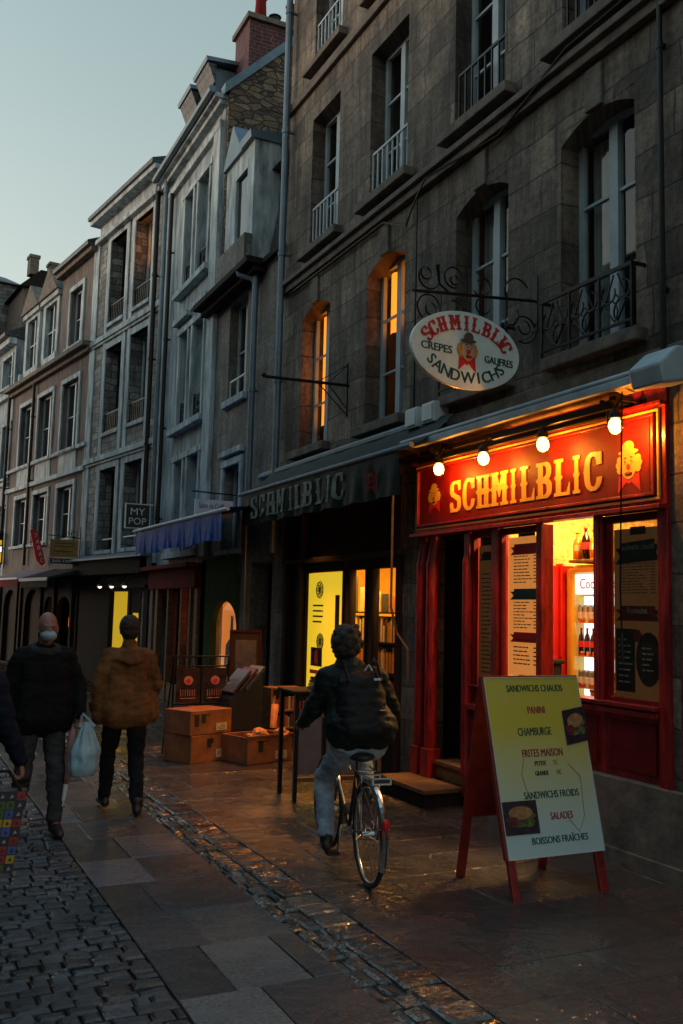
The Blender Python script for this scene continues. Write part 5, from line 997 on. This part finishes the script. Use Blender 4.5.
# ---------------------------------------------------------------- bicycle and rider
BK = (2.97, 5.61, R(-10.5))
T = thing('bicycle', 'old city bicycle with chrome mudguards, rear rack and red tail light, under the rider', 'bicycle', BK, own=True)
X['chrome'] = mat('chrome', (.6, .6, .6), .18, metal=1, var=.15, bump=.05); X['bpaint'] = mat('dark_bicycle_paint', (.03, .03, .035), .3, metal=.4, var=.2, bump=.05); X['tail'] = mat('red_reflector', (.6, .01, .01), .15, var=.1, bump=.1)
def wheel(y, nm, yaw=0):
    q = Matrix.Translation((0, y, 0)) @ Matrix.Rotation(yaw, 4, 'Z')
    w = MB(); w.torus((0, 0, .34), .322, .0185, n=72, m=10); w.v = [q @ Vector(v) for v in w.v]; wh = w.build(nm, 'rubber', T, smooth=True)
    w = MB(); w.torus((0, 0, .34), .300, .011, n=72, m=8, flat=1.1); w.v = [q @ Vector(v) for v in w.v]; w.build('rim', 'chrome', wh, smooth=True)
    w = MB()
    for k in range(32):
        a = k*math.pi/16; sx = .03*(1 if k % 2 else -1); a2 = a+(.35 if k % 4 < 2 else -.35)
        w.tube([(sx, .02*math.sin(a2), .34+.02*math.cos(a2)), (0, .298*math.sin(a), .34+.298*math.cos(a))], .0014, 4)
    w.v = [q @ Vector(v) for v in w.v]; w.build('spokes', 'chrome', wh)
    w = MB(); w.tube([(-.05, 0, .34), (.05, 0, .34)], .02, 10); w.v = [q @ Vector(v) for v in w.v]; w.build('hub', 'chrome', wh)
wheel(0, 'rear_wheel'); wheel(1.06, 'front_wheel', R(3))
def guard(y, a0, a1, nm):
    g = MB(); n = 30
    for i in range(n):
        for j in range(4):
            def P(i, j): a = R(a0+(a1-a0)*i/n); u = (j/4-.5); r = .36-.03*(2*u)**2; return (u*.062, y+r*math.sin(a), .34+r*math.cos(a))
            g.quad(P(i, j), P(i+1, j), P(i+1, j+1), P(i, j+1))
    return g.build(nm, 'chrome', T, smooth=True)
guard(0, -118, 50, 'rear_mudguard'); guard(1.06, -60, 70, 'front_mudguard')
mb = MB()
for p in ([(0, .27, .76), (0, .47, .28)], [(0, .29, .68), (0, .9, .78)], [(0, .47, .28), (0, .92, .66)], [(0, .87, .86), (0, .93, .64)]): mb.tube(p, .015, 8)
for sx in (-1, 1): mb.tube([(sx*.02, .45, .29), (sx*.055, 0, .34)], .009, 6); mb.tube([(sx*.015, .3, .66), (sx*.055, 0, .34)], .008, 6); mb.tube([(sx*.03, .93, .64), (sx*.05, .98, .5), (sx*.05, 1.06, .34)], .011, 6)
mb.build('frame', 'bpaint', T, smooth=False)
mb = MB(); mb.tube([(0, .26, .7), (0, .245, .79)], .012, 8); mb.build('seat_post', 'chrome', T)
mb = MB(); mb.ell((0, .2, .81), (.095, .1, .035), 14, 8); cap(mb, (0, .25, .815), (0, .42, .81), .045, .022); organic('saddle', mb, 'shoe', T, .01)
mb = MB(); mb.tube([(0, .9, .86), (0, .87, .98), (0, .9, 1.0)], .012, 8); mb.tube([(-.33, .62, .985), (-.32, .76, 1.0), (-.2, .88, 1.01), (0, .91, 1.0), (.2, .88, 1.01), (.32, .76, 1.0), (.33, .62, .985)], .0115, 8); hb = mb.build('handlebar', 'chrome', T)
for sx in (-1, 1):
    mb = MB(); mb.tube([(sx*.332, .56, .985), (sx*.325, .71, .995)], .017, 10); mb.build('grip', 'rubber', hb); mb = MB(); mb.tube([(sx*.325, .74, .985), (sx*.35, .66, .955), (sx*.375, .58, .95)], .006, 6); mb.build('brake_lever', 'chrome', hb)
mb = MB()
for sx in (-1, 1): mb.tube([(sx*.065, .22, .735), (sx*.065, -.2, .725), (sx*.045, -.25, .725)], .006, 6); mb.tube([(sx*.065, -.02, .73), (sx*.055, 0, .36)], .005, 6)
for y in (-.2, -.05, .1): mb.box(-.065, .065, y-.012, y+.012, .725, .733)
mb.box(-.065, .065, -.262, -.25, .7, .745); mb.build('rear_rack', 'chrome', T)
mb = MB(); mb.box(-.05, .05, -.27, -.262, .712, .735); mb.build('rack_reflector', 'ink', T)
mb = MB(); mb.ell((0, -.352, .47), (.026, .022, .04), 12, 8); mb.box(-.02, .02, -.345, -.33, .36, .43); mb.build('tail_light', 'tail', T, smooth=False)
mb = MB(); mb.tube([(-.06, .47, .28), (.06, .47, .28)], .02, 8); mb.tube([(-.065, .47, .28), (-.075, .47, .115)], .01, 6); mb.tube([(.065, .47, .28), (.075, .47, .445)], .01, 6); mb.torus((.045, .47, .28), .085, .006, n=30, m=5)
for k in range(5): a = k*1.257; mb.tube([(.045, .47, .28), (.045, .47+.085*math.sin(a), .28+.085*math.cos(a))], .005, 4)
mb.build('crank', 'chrome', T)
for sx, z in ((-1, .108), (1, .452)): mb = MB(); mb.box(sx*.12-.045, sx*.12+.045, .43, .51, z-.012, z+.012); mb.build('pedal', 'rubber', T, bevel=.004)
mb = MB(); mb.tube([(.05, .47, .365), (.05, 0, .38)], .004, 4); mb.tube([(.05, .47, .195), (.05, 0, .3)], .004, 4); mb.torus((.05, 0, .34), .04, .006, n=20, m=5); mb.build('chain', 'iron', T)
mb = MB(); mb.tube([(-.05, 0, .34), (-.12, -.1, .33), (-.13, -.12, .33)], .005, 5)
for sx in (-1, 1): mb.tube([(sx*.052, 0, .34), (sx*.03, -.33, .44)], .003, 4)
mb.build('mudguard_stay', 'chrome', T)
def rid(c, V, ch, wa, H_):
    cap(c, V['neck']+Vector((-.06, -.03, .0)), V['neck']+Vector((.06, -.03, 0)), .05, .05)
J = dict(head=(-.08, .40, 1.555), neck=(-.06, .36, 1.42), shL=(-.215, .35, 1.33), shR=(.145, .35, 1.33), elL=(-.30, .42, 1.1), elR=(.28, .42, 1.1), wrL=(-.335, .57, .995), wrR=(.335, .57, .995), hdL=(.05, 1, -.05), hdR=(-.05, 1, -.05), pnL=(0, 0, -1), pnR=(0, 0, -1),
    pel=(0, .23, .92), hiL=(-.1, .25, .88), hiR=(.1, .25, .88), knL=(-.16, .6, .60), knR=(.13, .66, .84), anL=(-.17, .45, .215), anR=(.125, .46, .55), toL=(-.15, .58, .15), toR=(.12, .6, .50))
PR = person('cyclist in a dark green jacket and pale jeans riding away, seen from behind', BK, J, 'dgreen', 'jeans', 'shoe', hairstyle='bushy', hem=.9, bulk=1.16, curl=(48, 48), extra=rid)
K = thing('backpack', 'black backpack on the back of the cyclist', 'backpack', BK, own=True); X['pack'] = mat('black_nylon', (.006, .006, .007), .6, spec=.25, var=.3, sc=9, bump=.4, bsc=40)
mb = MB()
for z, w in ((1.0, .1), (1.05, .11), (1.11, .11), (1.17, .11), (1.23, .105), (1.29, .09)): cap(mb, (-w*.8-.02, .14+(z-.98)*.25, z), (w*.8-.02, .14+(z-.98)*.25, z), .095, .095)
organic('bag_body', mb, 'pack', K, .012, fold=.008, ff=12)
mb = MB()
for sx in (-.13, .11): mb.tube([(sx, .12, 1.32), (sx, .24, 1.44), (sx*1.1, .36, 1.46), (sx*1.2, .46, 1.36), (sx*1.25, .46, 1.2)], .018, 6, flat=.4)
mb.build('shoulder_strap', 'pack', K)
mb = MB(); mb.box(.04, .09, .075, .085, 1.335, 1.35); mb.box(.06, .1, -.005, .0, 1.14, 1.146); mb.tube([(-.02, .1, 1.4), (.0, .08, 1.44), (.03, .1, 1.4)], .006, 5); mb.build('pale_tab', 'white', K)
# ---------------------------------------------------------------- carried things
K = thing('plastic_bag', 'crumpled pale blue plastic bag hanging from the hand of the bald man', 'bag', (1.475, 7.62, 0), own=True)
X['plast'] = mat('thin_pale_blue_plastic', (.30, .46, .52), .35, var=.25, sc=7, bump=.6, bsc=25)
mb = MB(); n, m = 40, 26; vs = []
for j in range(m+1):
    t = j/m; z = .46+.42*t; w = .112*(1-max(0, t-.45)*1.35)*(1 if t > .1 else .75+2.5*t); d = .07*(1-max(0, t-.4)*1.3)*(1 if t > .12 else .6+3*t)
    for i in range(n):
        a = 2*math.pi*i/n; q = 1+.16*math.sin(a*7+t*4)*(.3+t)+.12*noise.noise(Vector((math.cos(a)*2, math.sin(a)*2, t*5))); vs.append((w*q*math.cos(a)+.02*t, d*q*math.sin(a), z))
mb.add(vs, [(j*n+i, j*n+(i+1) % n, (j+1)*n+(i+1) % n, (j+1)*n+i) for j in range(m) for i in range(n)]+[tuple(range(n))[::-1]]); mb.build('bag', 'plast', K, smooth=True)
mb = MB(); mb.tube([(-.04, 0, .84), (-.03, 0, .9), (-.02, -.01, .945)], [.018, .01, .008], 6); mb.tube([(.07, 0, .84), (.02, 0, .9), (-.02, .01, .945)], [.018, .01, .008], 6); mb.build('handle', 'plast', K)
K = thing('folded_umbrella', 'folded pinkish umbrella with a pale tip hanging beside the plastic bag', 'umbrella', (1.37, 7.66, 0), own=True); X['umb'] = mat('pinkish_fabric', (.36, .17, .16), .6, var=.3, sc=8, bump=.3, stretch=(8, 8, 1))
mb = MB(); mb.tube([(.03, 0, .86), (.02, 0, .74), (.005, 0, .5), (-.01, 0, .4)], [.014, .04, .028, .02], 10); mb.build('canopy', 'umb', K, smooth=True); mb = MB(); mb.tube([(-.01, 0, .4), (-.025, 0, .27)], [.02, .014], 10); mb.tube([(-.025, 0, .27), (-.028, 0, .23)], .005, 6); mb.build('tip', 'white', K); mb = MB(); mb.tube([(.03, 0, .86), (.035, 0, .94)], .008, 6); mb.build('handle', 'iron', K)
K = thing('patchwork_bag', 'shopping bag of small red, yellow, blue and green squares at the left edge', 'bag', (.54, 5.70, R(-8)), own=True)
cols = [mat('patch_'+n_, c, .45, var=.2, sc=12, bump=.1) for n_, c in (('red', (.3, .02, .02)), ('yellow', (.42, .25, .02)), ('blue', (.04, .1, .3)), ('green', (.07, .12, .02)), ('dark', (.03, .02, .03)), ('pale', (.25, .3, .36)))]
mb = MB(); tx = lambda x, z: (x+.12*(z-.3)-.05, z)
mb.m = 4; mb.prism([(*tx(-.2, .3)[:1], -.035, .3), (*tx(.25, .3)[:1], -.035, .3), (*tx(.25, .74)[:1], -.015, .74), (*tx(-.2, .74)[:1], -.015, .74)], (0, .1, 0))
for i in range(9):
    for j in range(9):
        a, z = -.2+i*.05, .3+j*.0488; mb.m = random.choice([0, 0, 1, 2, 3, 0, 5, 4, 4]); y = -.039+.02*(z-.3)/.44
        (x0, _), (x1, _), (x2, _), (x3, _) = tx(a+.003, z), tx(a+.047, z), tx(a+.047, z+.046), tx(a+.003, z+.046); mb.quad((x0, y, z+.002), (x1, y, z+.002), (x2, y+.002, z+.046), (x3, y+.002, z+.046))
        mb.m = 4 if mb.m != 4 else 5; cxx = (x0+x2)/2; mb.prism([(cxx-.01, y-.002, z+.012), (cxx+.012, y-.002, z+.018), (cxx, y-.001, z+.036)], (0, .001, 0))
mb.build('bag', cols, K)
mb = MB(); mb.tube([(.0, .0, .74), (.06, 0, .85), (.15, 0, .85), (.22, 0, .74)], .009, 6); mb.build('handle', 'pack', K)
# ---------------------------------------------------------------- menu board
K = thing('menu_board', 'red A-frame pavement board with a yellow and pale blue menu poster', 'sign', WORLD, (4.0, 5.1, 0))
BL, BR, TL = Vector((3.655, 5.0, .25)), Vector((4.435, 4.995, .25)), Vector((3.585, 5.2, 1.385)); xd = (BR-BL); Wd = xd.length; xd = xd/Wd; ud = (TL-BL); Hd = ud.length; ud = ud/Hd; nd = xd.cross(ud).normalized()
def bp(a, b, c=0): return BL+xd*(a*Wd)+ud*(b*Hd)+nd*c
def bbox(mb, a0, a1, b0, b1, c0, c1): mb.prism([bp(a0, b0, c0), bp(a1, b0, c0), bp(a1, b1, c0), bp(a0, b1, c0)], nd*(c1-c0))
X['boardred'] = mat('chipped_red_board_paint', (.26, .016, .014), .4, var=.4, sc=7, bump=.3, bsc=25)
mb = MB(); bbox(mb, .0, .07, -.235, 0, -.04, -.008); bbox(mb, .90, .985, -.235, 0, -.04, -.008); bbox(mb, -.02, .07, 0, 1.01, -.04, -.006); bbox(mb, .93, 1.01, 0, 1.01, -.04, -.006); bbox(mb, .07, .93, .93, 1.01, -.04, -.006); bbox(mb, .07, .93, 0, .06, -.04, -.006); mb.build('front_frame', 'boardred', K, bevel=.004)
mb = MB()
def leg(t, b, w=.035, d=.02): t, b = Vector(t), Vector(b); mb.prism([t+Vector((-w, 0, 0)), t+Vector((w, 0, 0)), b+Vector((w, 0, 0)), b+Vector((-w, 0, 0))], (0, d, 0))
leg((3.62, 5.24, 1.36), (3.68, 5.58, 0)); leg((4.33, 5.24, 1.36), (4.36, 5.56, 0)); mb.prism([(3.6, 5.31, 1.1), (4.34, 5.31, 1.1), (4.36, 5.48, .42), (3.62, 5.48, .42)], (0, .012, 0)); mb.build('rear_frame', 'boardred', K, bevel=.004)
m, t, b = nodes('menu_print'); tc = N(t, 'TexCoord'); sp = N(t, 'SeparateXYZ'); t.links.new(tc.outputs['Object'], sp.inputs[0]); mr = N(t, 'MapRange'); setin(mr, {1: .35, 2: 1.05}); t.links.new(sp.outputs[2], mr.inputs[0])
nz = N(t, 'TexNoise'); setin(nz, {'Scale': 3}); t.links.new(tc.outputs['Object'], nz.inputs[0]); ad = N(t, 'Math', operation='MULTIPLY_ADD'); t.links.new(nz.outputs[0], ad.inputs[0]); ad.inputs[1].default_value = .3; t.links.new(mr.outputs[0], ad.inputs[2]); sb_ = N(t, 'Math', operation='SUBTRACT'); t.links.new(ad.outputs[0], sb_.inputs[0]); sb_.inputs[1].default_value = .15
rp = ramp(t, 0, 1, (.5, .62, .62), (.62, .5, .06)); t.links.new(sb_.outputs[0], rp.inputs[0]); t.links.new(rp.outputs[0], b.inputs['Base Color']); b.inputs['Roughness'].default_value = .35; X['menup'] = m
mb = MB(); bbox(mb, 0, 1, 0, 1, -.005, 0); mb.build('poster', 'menup', K)
mb = MB(); bbox(mb, 0, 1, 0, .005, 0, .004); bbox(mb, 0, 1, .995, 1, 0, .004); bbox(mb, 0, .006, .005, .995, 0, .004); bbox(mb, .994, 1, .005, .995, 0, .004); mb.build('poster_edge', 'white', K)
mb = MB()
for txt, a, bb, h, w, mm in (('SANDWICHS CHAUDS', .52, .915, .046, .56, 0), ('PANINI', .5, .79, .046, .17, 1), ('CHAMBURGE', .45, .665, .052, .33, 0), ('FRITES MAISON', .5, .545, .05, .4, 1), ('PETITE', .46, .495, .03, .11, 2), ('GRANDE', .46, .44, .03, .13, 2), ('2€', .62, .495, .034, .05, 3), ('3€', .64, .44, .034, .05, 3), ('SANDWICHS FROIDS', .53, .315, .046, .54, 0), ('SALADES', .6, .195, .046, .22, 1), ('BOISSONS FRAÎCHES', .55, .07, .055, .55, 0)):
    mb.m = mm; mb.text(txt, bp(a, bb, .001), xd, ud, h, w*1.06*Wd*1.0, .001, bold=.0016)
mb.m = 3
for pts in ([(.3, .55), (.25, .45), (.3, .3)], [(.75, .5), (.86, .42), (.84, .2), (.76, .12), (.66, .2)]): mb.tube([bp(a, b_, .0) for a, b_ in pts], .004, 4)
mb.build('lettering', ['greenp', mat('menu_red_ink', (.3, .01, .03), .5, bump=0), 'ink', mat('menu_tan_ink', (.42, .3, .14), .5, bump=0)], K)
X['bun'] = mat('bun_photo', (.4, .2, .08), .4, var=.4, sc=30, bump=0); X['salad'] = mat('salad_photo', (.12, .16, .04), .4, var=.6, sc=40, bump=0); X['meat'] = mat('meat_photo', (.15, .03, .03), .4, var=.6, sc=30, bump=0); X['pbg'] = mat('photo_ground', (.04, .02, .035), .4, var=.5, sc=20, bump=0)
for nm, (a0, a1, b0, b1), tl in (('burger_photo', (.77, 1.02, .6, .8), .1), ('salad_photo', (0.005, .35, .13, .31), 0)):
    mb = MB(); c0 = lambda a, b_: (a, b_+tl*(a-a0)); q = lambda a, b_, c: bp(*c0(a, b_), c)
    mb.prism([q(a0, b0, .004), q(a1, b0, .004), q(a1, b1, .004), q(a0, b1, .004)], nd*.002); ca, cb_ = (a0+a1)/2, (b0+b1)/2
    for k, (dx, dy, ra, rb, mm) in enumerate(((0, -.3, .8, .25, 2), (-.1, -.05, .85, .25, 3), (.1, .1, .8, .22, 2), (0, .3, .7, .4, 1), (-.5, -.2, .35, .3, 3), (.45, -.35, .3, .25, 2))):
        mb.m = mm; mb.prism([q(ca+((a1-a0)/2)*min(.95, max(-.95, dx+ra*math.cos(i*.45))), cb_+((b1-b0)/2)*min(.93, max(-.93, dy+rb*math.sin(i*.45))), .0065+.0004*k) for i in range(14)], nd*.0002)
    mb.build(nm, ['pbg', 'bun', 'salad', 'meat'], K)
# ---------------------------------------------------------------- things in front of the bookshop
def crate(label, fr_, L, Dp, z0, z1, open_=False):
    K = thing('cardboard_crate', label, 'crate', (fr_[0], fr_[1], fr_[2]), own=True, group='crates on the pavement'); K.location.z = z0; h = z1-z0; mb = MB()
    if open_:
        mb.box(0, L, 0, .02, 0, h); mb.box(0, L, Dp-.02, Dp, 0, h); mb.box(0, .02, .02, Dp-.02, 0, h); mb.box(L-.02, L, .02, Dp-.02, 0, h); mb.box(.02, L-.02, .02, Dp-.02, 0, .06)
    else: mb.box(0, L, 0, Dp, 0, h)
    mb.build('box', 'crate', K, bevel=.006)
    if open_: mb = MB(); mb.box(-.01, L+.01, -.015, .012, h-.005, h+.015); mb.build('rim', 'wood', K)
    mb = MB(); mb.box(L*.62, L*.88, -.004, -.001, h*.12, h*.42); mb.build('address_label', 'cream', K)
    mb = MB(); paperlines(mb, L*.64, L*.86, h*.15, h*.4, -.0055, 4, price=False)
    for k in range(5): a = random.uniform(.05, .5)*L; mb.box(a, a+.07, -.003, -.001, h*random.uniform(.3, .8), h*.85) if k < 2 else mb.box(a, a+.05, -.003, -.001, h*.8, h*.84)
    mb.box(.02, L-.02, -.003, -.001, h*.5-.002, h*.5+.002) if False else None; mb.build('printed_marks', 'ink', K); return K
crate('lower cardboard crate of the stack of two in front of the print rack', (3.27, 10.6, R(27)), .66, .46, 0, .315)
crate('upper cardboard crate of the stack of two, in front of the print rack', (3.25, 10.6, R(25)), .66, .45, .32, .60)
crate('open wooden crate with wrappings, under the black portfolio bin', (3.87, 10.35, R(18)), .68, .5, 0, .31, True)
K = thing('crumpled_wrapping', 'crumpled orange wrapping paper lying in the open crate', 'paper', (4.2, 10.6, 0), own=True); mb = MB()
for k in range(7): mb.ell((random.uniform(-.2, .2), random.uniform(-.08, .08), .3+random.uniform(-.04, .04)), (.1, .07, .05), 10, 6)
X['wrap'] = mat('orange_wrapping', (.5, .2, .06), .6, var=.4, sc=9, bump=.5); organic('paper', mb, 'wrap', K, .016, fold=.035, ff=16, smooth=0)
K = thing('print_rack', 'black wire display rack holding four dark prints with red emblems', 'rack', (3.2, 11.2, R(4)), own=True); mb = MB()
for x in (0, .36, .72): mb.tube([(x, 0, 0), (x, 0, 1.2)], .014 if x != .36 else .01, 6)
for z in (.1, .62, 1.08, 1.2): mb.tube([(0, 0, z), (.72, 0, z)], .01, 6)
for x in (0, .72): mb.tube([(x, 0, 1.2), (x, .3, .0)], .01, 6)
for k in range(13): mb.tube([(.06*k, 0, 1.08), (.06*k, 0, 1.2)], .004, 4)
mb.build('frame', 'iron', K); X['pk'] = mat('pinkish_print', (.5, .2, .16), .5, var=.3, bump=0); X['pkbg'] = mat('dark_print', (.03, .018, .016), .3, var=.5, sc=10, bump=0)
for i in range(2):
    for j in range(2):
        mb = MB(); a, z = .03+i*.35, .64-.5*j; mb.box(a, a+.31, -.02, -.012, z, z+.42); mb.m = 1; cx_, cz_ = a+.155, z+.27
        mb.prism([(cx_+.06*math.cos(q*.5), -.022, cz_+.055*math.sin(q*.5)) for q in range(12)], (0, .002, 0)); mb.m = 2; mb.prism([(cx_+.035*math.cos(q*.7), -.024, cz_-.01+.03*math.sin(q*.7)) for q in range(9)], (0, .001, 0)); mb.m = 1; mb.box(cx_-.1, cx_+.1, -.022, -.02, z+.05, z+.06)
        for q in range(7): mb.m = 1; mb.box(cx_-.1+.03*q, cx_-.092+.03*q, -.022, -.02, z+.08, z+.16)
        mb.build('print', ['pkbg', 'pk', 'redp'], K)
K = thing('portfolio_bin', 'black slanted bin standing behind the open crate', 'bin', (3.86, 10.95, R(6)), own=True); mb = MB()
mb.prism([(0, 0, 0), (.42, 0, 0), (.42, 0, .98), (.28, 0, .98), (-.02, 0, .7)], (0, .38, 0)); mb.build('bin_body', 'ink', K, bevel=.01)
for k, c in enumerate((('faded_blue', (.06, .08, .12)), ('brick_red', (.1, .02, .02)), ('pale_grey', (.13, .15, .18)))):
    q = thing('portfolio', ['blue-spined portfolio at the left of the three on the bin', 'red portfolio between the blue and pale ones on the bin', 'pale grey-spined portfolio at the right of the three on the bin'][k], 'folder', (3.86, 10.95, R(6)), own=True, group='portfolios on the bin'); M = Matrix.Translation((.02+.095*k, -.02+.0*k, .76+.02*k)) @ Matrix.Rotation(R(-48), 4, 'Y')
    mb = MB(); mb.box(0, .36, 0, .36, 0, .035, Matrix.Translation((.0, 0, 0)) @ M @ Matrix.Identity(4)); mb.build('cover', mat(c[0]+'_cover', c[1], .4, bump=.1), q, bevel=.004); mb = MB(); mb.box(.005, .355, -.003, 0, .006, .029, M); mb.build('page_edge', 'b4', q)
X['dimframe'] = mat('dark_red_edge', (.03, .005, .005), .7, spec=.1, bump=.1)
K = thing('leaning_framed_panel', 'tall red-edged framed panel leaning by the bookshop corner', 'panel', (4.05, 11.5, R(-8)), own=True); M = Matrix.Rotation(R(-6), 4, 'X'); mb = MB()
mb.box(.02, .38, 0, .02, .03, 1.5, M); mb.m = 1; mb.box(.38, .41, -.01, .03, 0, 1.53, M); mb.box(-.01, .02, -.01, .03, 0, 1.53, M); mb.box(.02, .38, -.01, .03, 1.5, 1.53, M); mb.box(.02, .38, -.01, .03, 0, .03, M); mb.build('framed_board', ['dark', 'dimframe'], K)
mb = MB(); mb.box(.06, .34, -.004, -.001, .4, 1.4, M); mb.build('print', 'pkbg', K)
K = thing('wooden_bookcase', 'low orange-lit wooden bookcase against the bookshop wall', 'bookcase', (4.48, 11.2, R(0)), own=True); mb = MB()
mb.box(0, .48, 0, .3, 0, .03); mb.box(0, .03, 0, .3, .03, .8); mb.box(.45, .48, 0, .3, .03, .8); mb.box(.03, .45, .28, .3, .03, .8)
for z in (.28, .5, .78): mb.box(.03, .45, 0, .28, z, z+.025)
mb.build('case', 'wood', K, bevel=.004); mb = MB()
for z in (.03, .305, .525):
    x = .04
    while x < .42: w = random.uniform(.015, .04); mb.m = random.randrange(4); mb.box(x, x+w-.002, .03, .2, z, z+random.uniform(.12, .19)); x += w
o = mb.build('row_of_books', bc, K); o['kind'] = 'stuff'
K = thing('rolled_poster', 'orange rolled poster leaning against the wooden bookcase', 'poster', (4.42, 11.05, 0), own=True); mb = MB(); mb.tube([(0, -.05, 0), (.1, .1, .6)], .045, 12); mb.build('roll', 'wrap', K, smooth=True); mb = MB(); mb.tube([(.048, .022, .29), (.052, .028, .31)], .048, 12); mb.build('band', 'dark', K)
K = thing('display_table', 'tall dark iron display table with grey side panels behind the cyclist', 'table', (3.58, 8.28, R(-4)), own=True); mb = MB()
for x in (0, .86):
    for y in (0, .45): mb.box(x-.02, x+.02, y-.02, y+.02, 0, 1.0)
mb.box(-.02, .88, -.02, .0, .94, 1.0); mb.box(-.02, .88, .45, .47, .94, 1.0); mb.box(.27, .3, -.01, .02, 0, .94); mb.build('iron_frame', 'iron', K, bevel=.004)
mb = MB(); mb.box(-.04, .9, -.04, .49, 1.0, 1.03); mb.build('table_top', 'dark', K, bevel=.006)
X['gpanel'] = mat('grey_board_panel', (.13, .13, .15), .7, var=.2, bump=.1); mb = MB(); mb.box(.03, .26, .0, .01, .25, .86); mb.box(.31, .83, .0, .01, .25, .86); mb.build('side_panel', 'gpanel', K); mb = MB(); mb.box(.02, .27, -.015, .02, .18, .22); mb.box(.31, .84, -.015, .02, .18, .22); mb.box(.84, .88, -.03, -.02, .2, .9); mb.build('wood_rail', 'wood', K)
K = thing('book_pile', 'small pile of books lying on the display table', 'books', (3.9, 8.42, R(10)), own=True); mb = MB()
for k in range(4): mb.m = k; mb.box(-.1+.01*k, .12-.005*k, -.08, .1, 1.033+.03*k, 1.06+.03*k)
mb.build('stacked_books', bc, K)
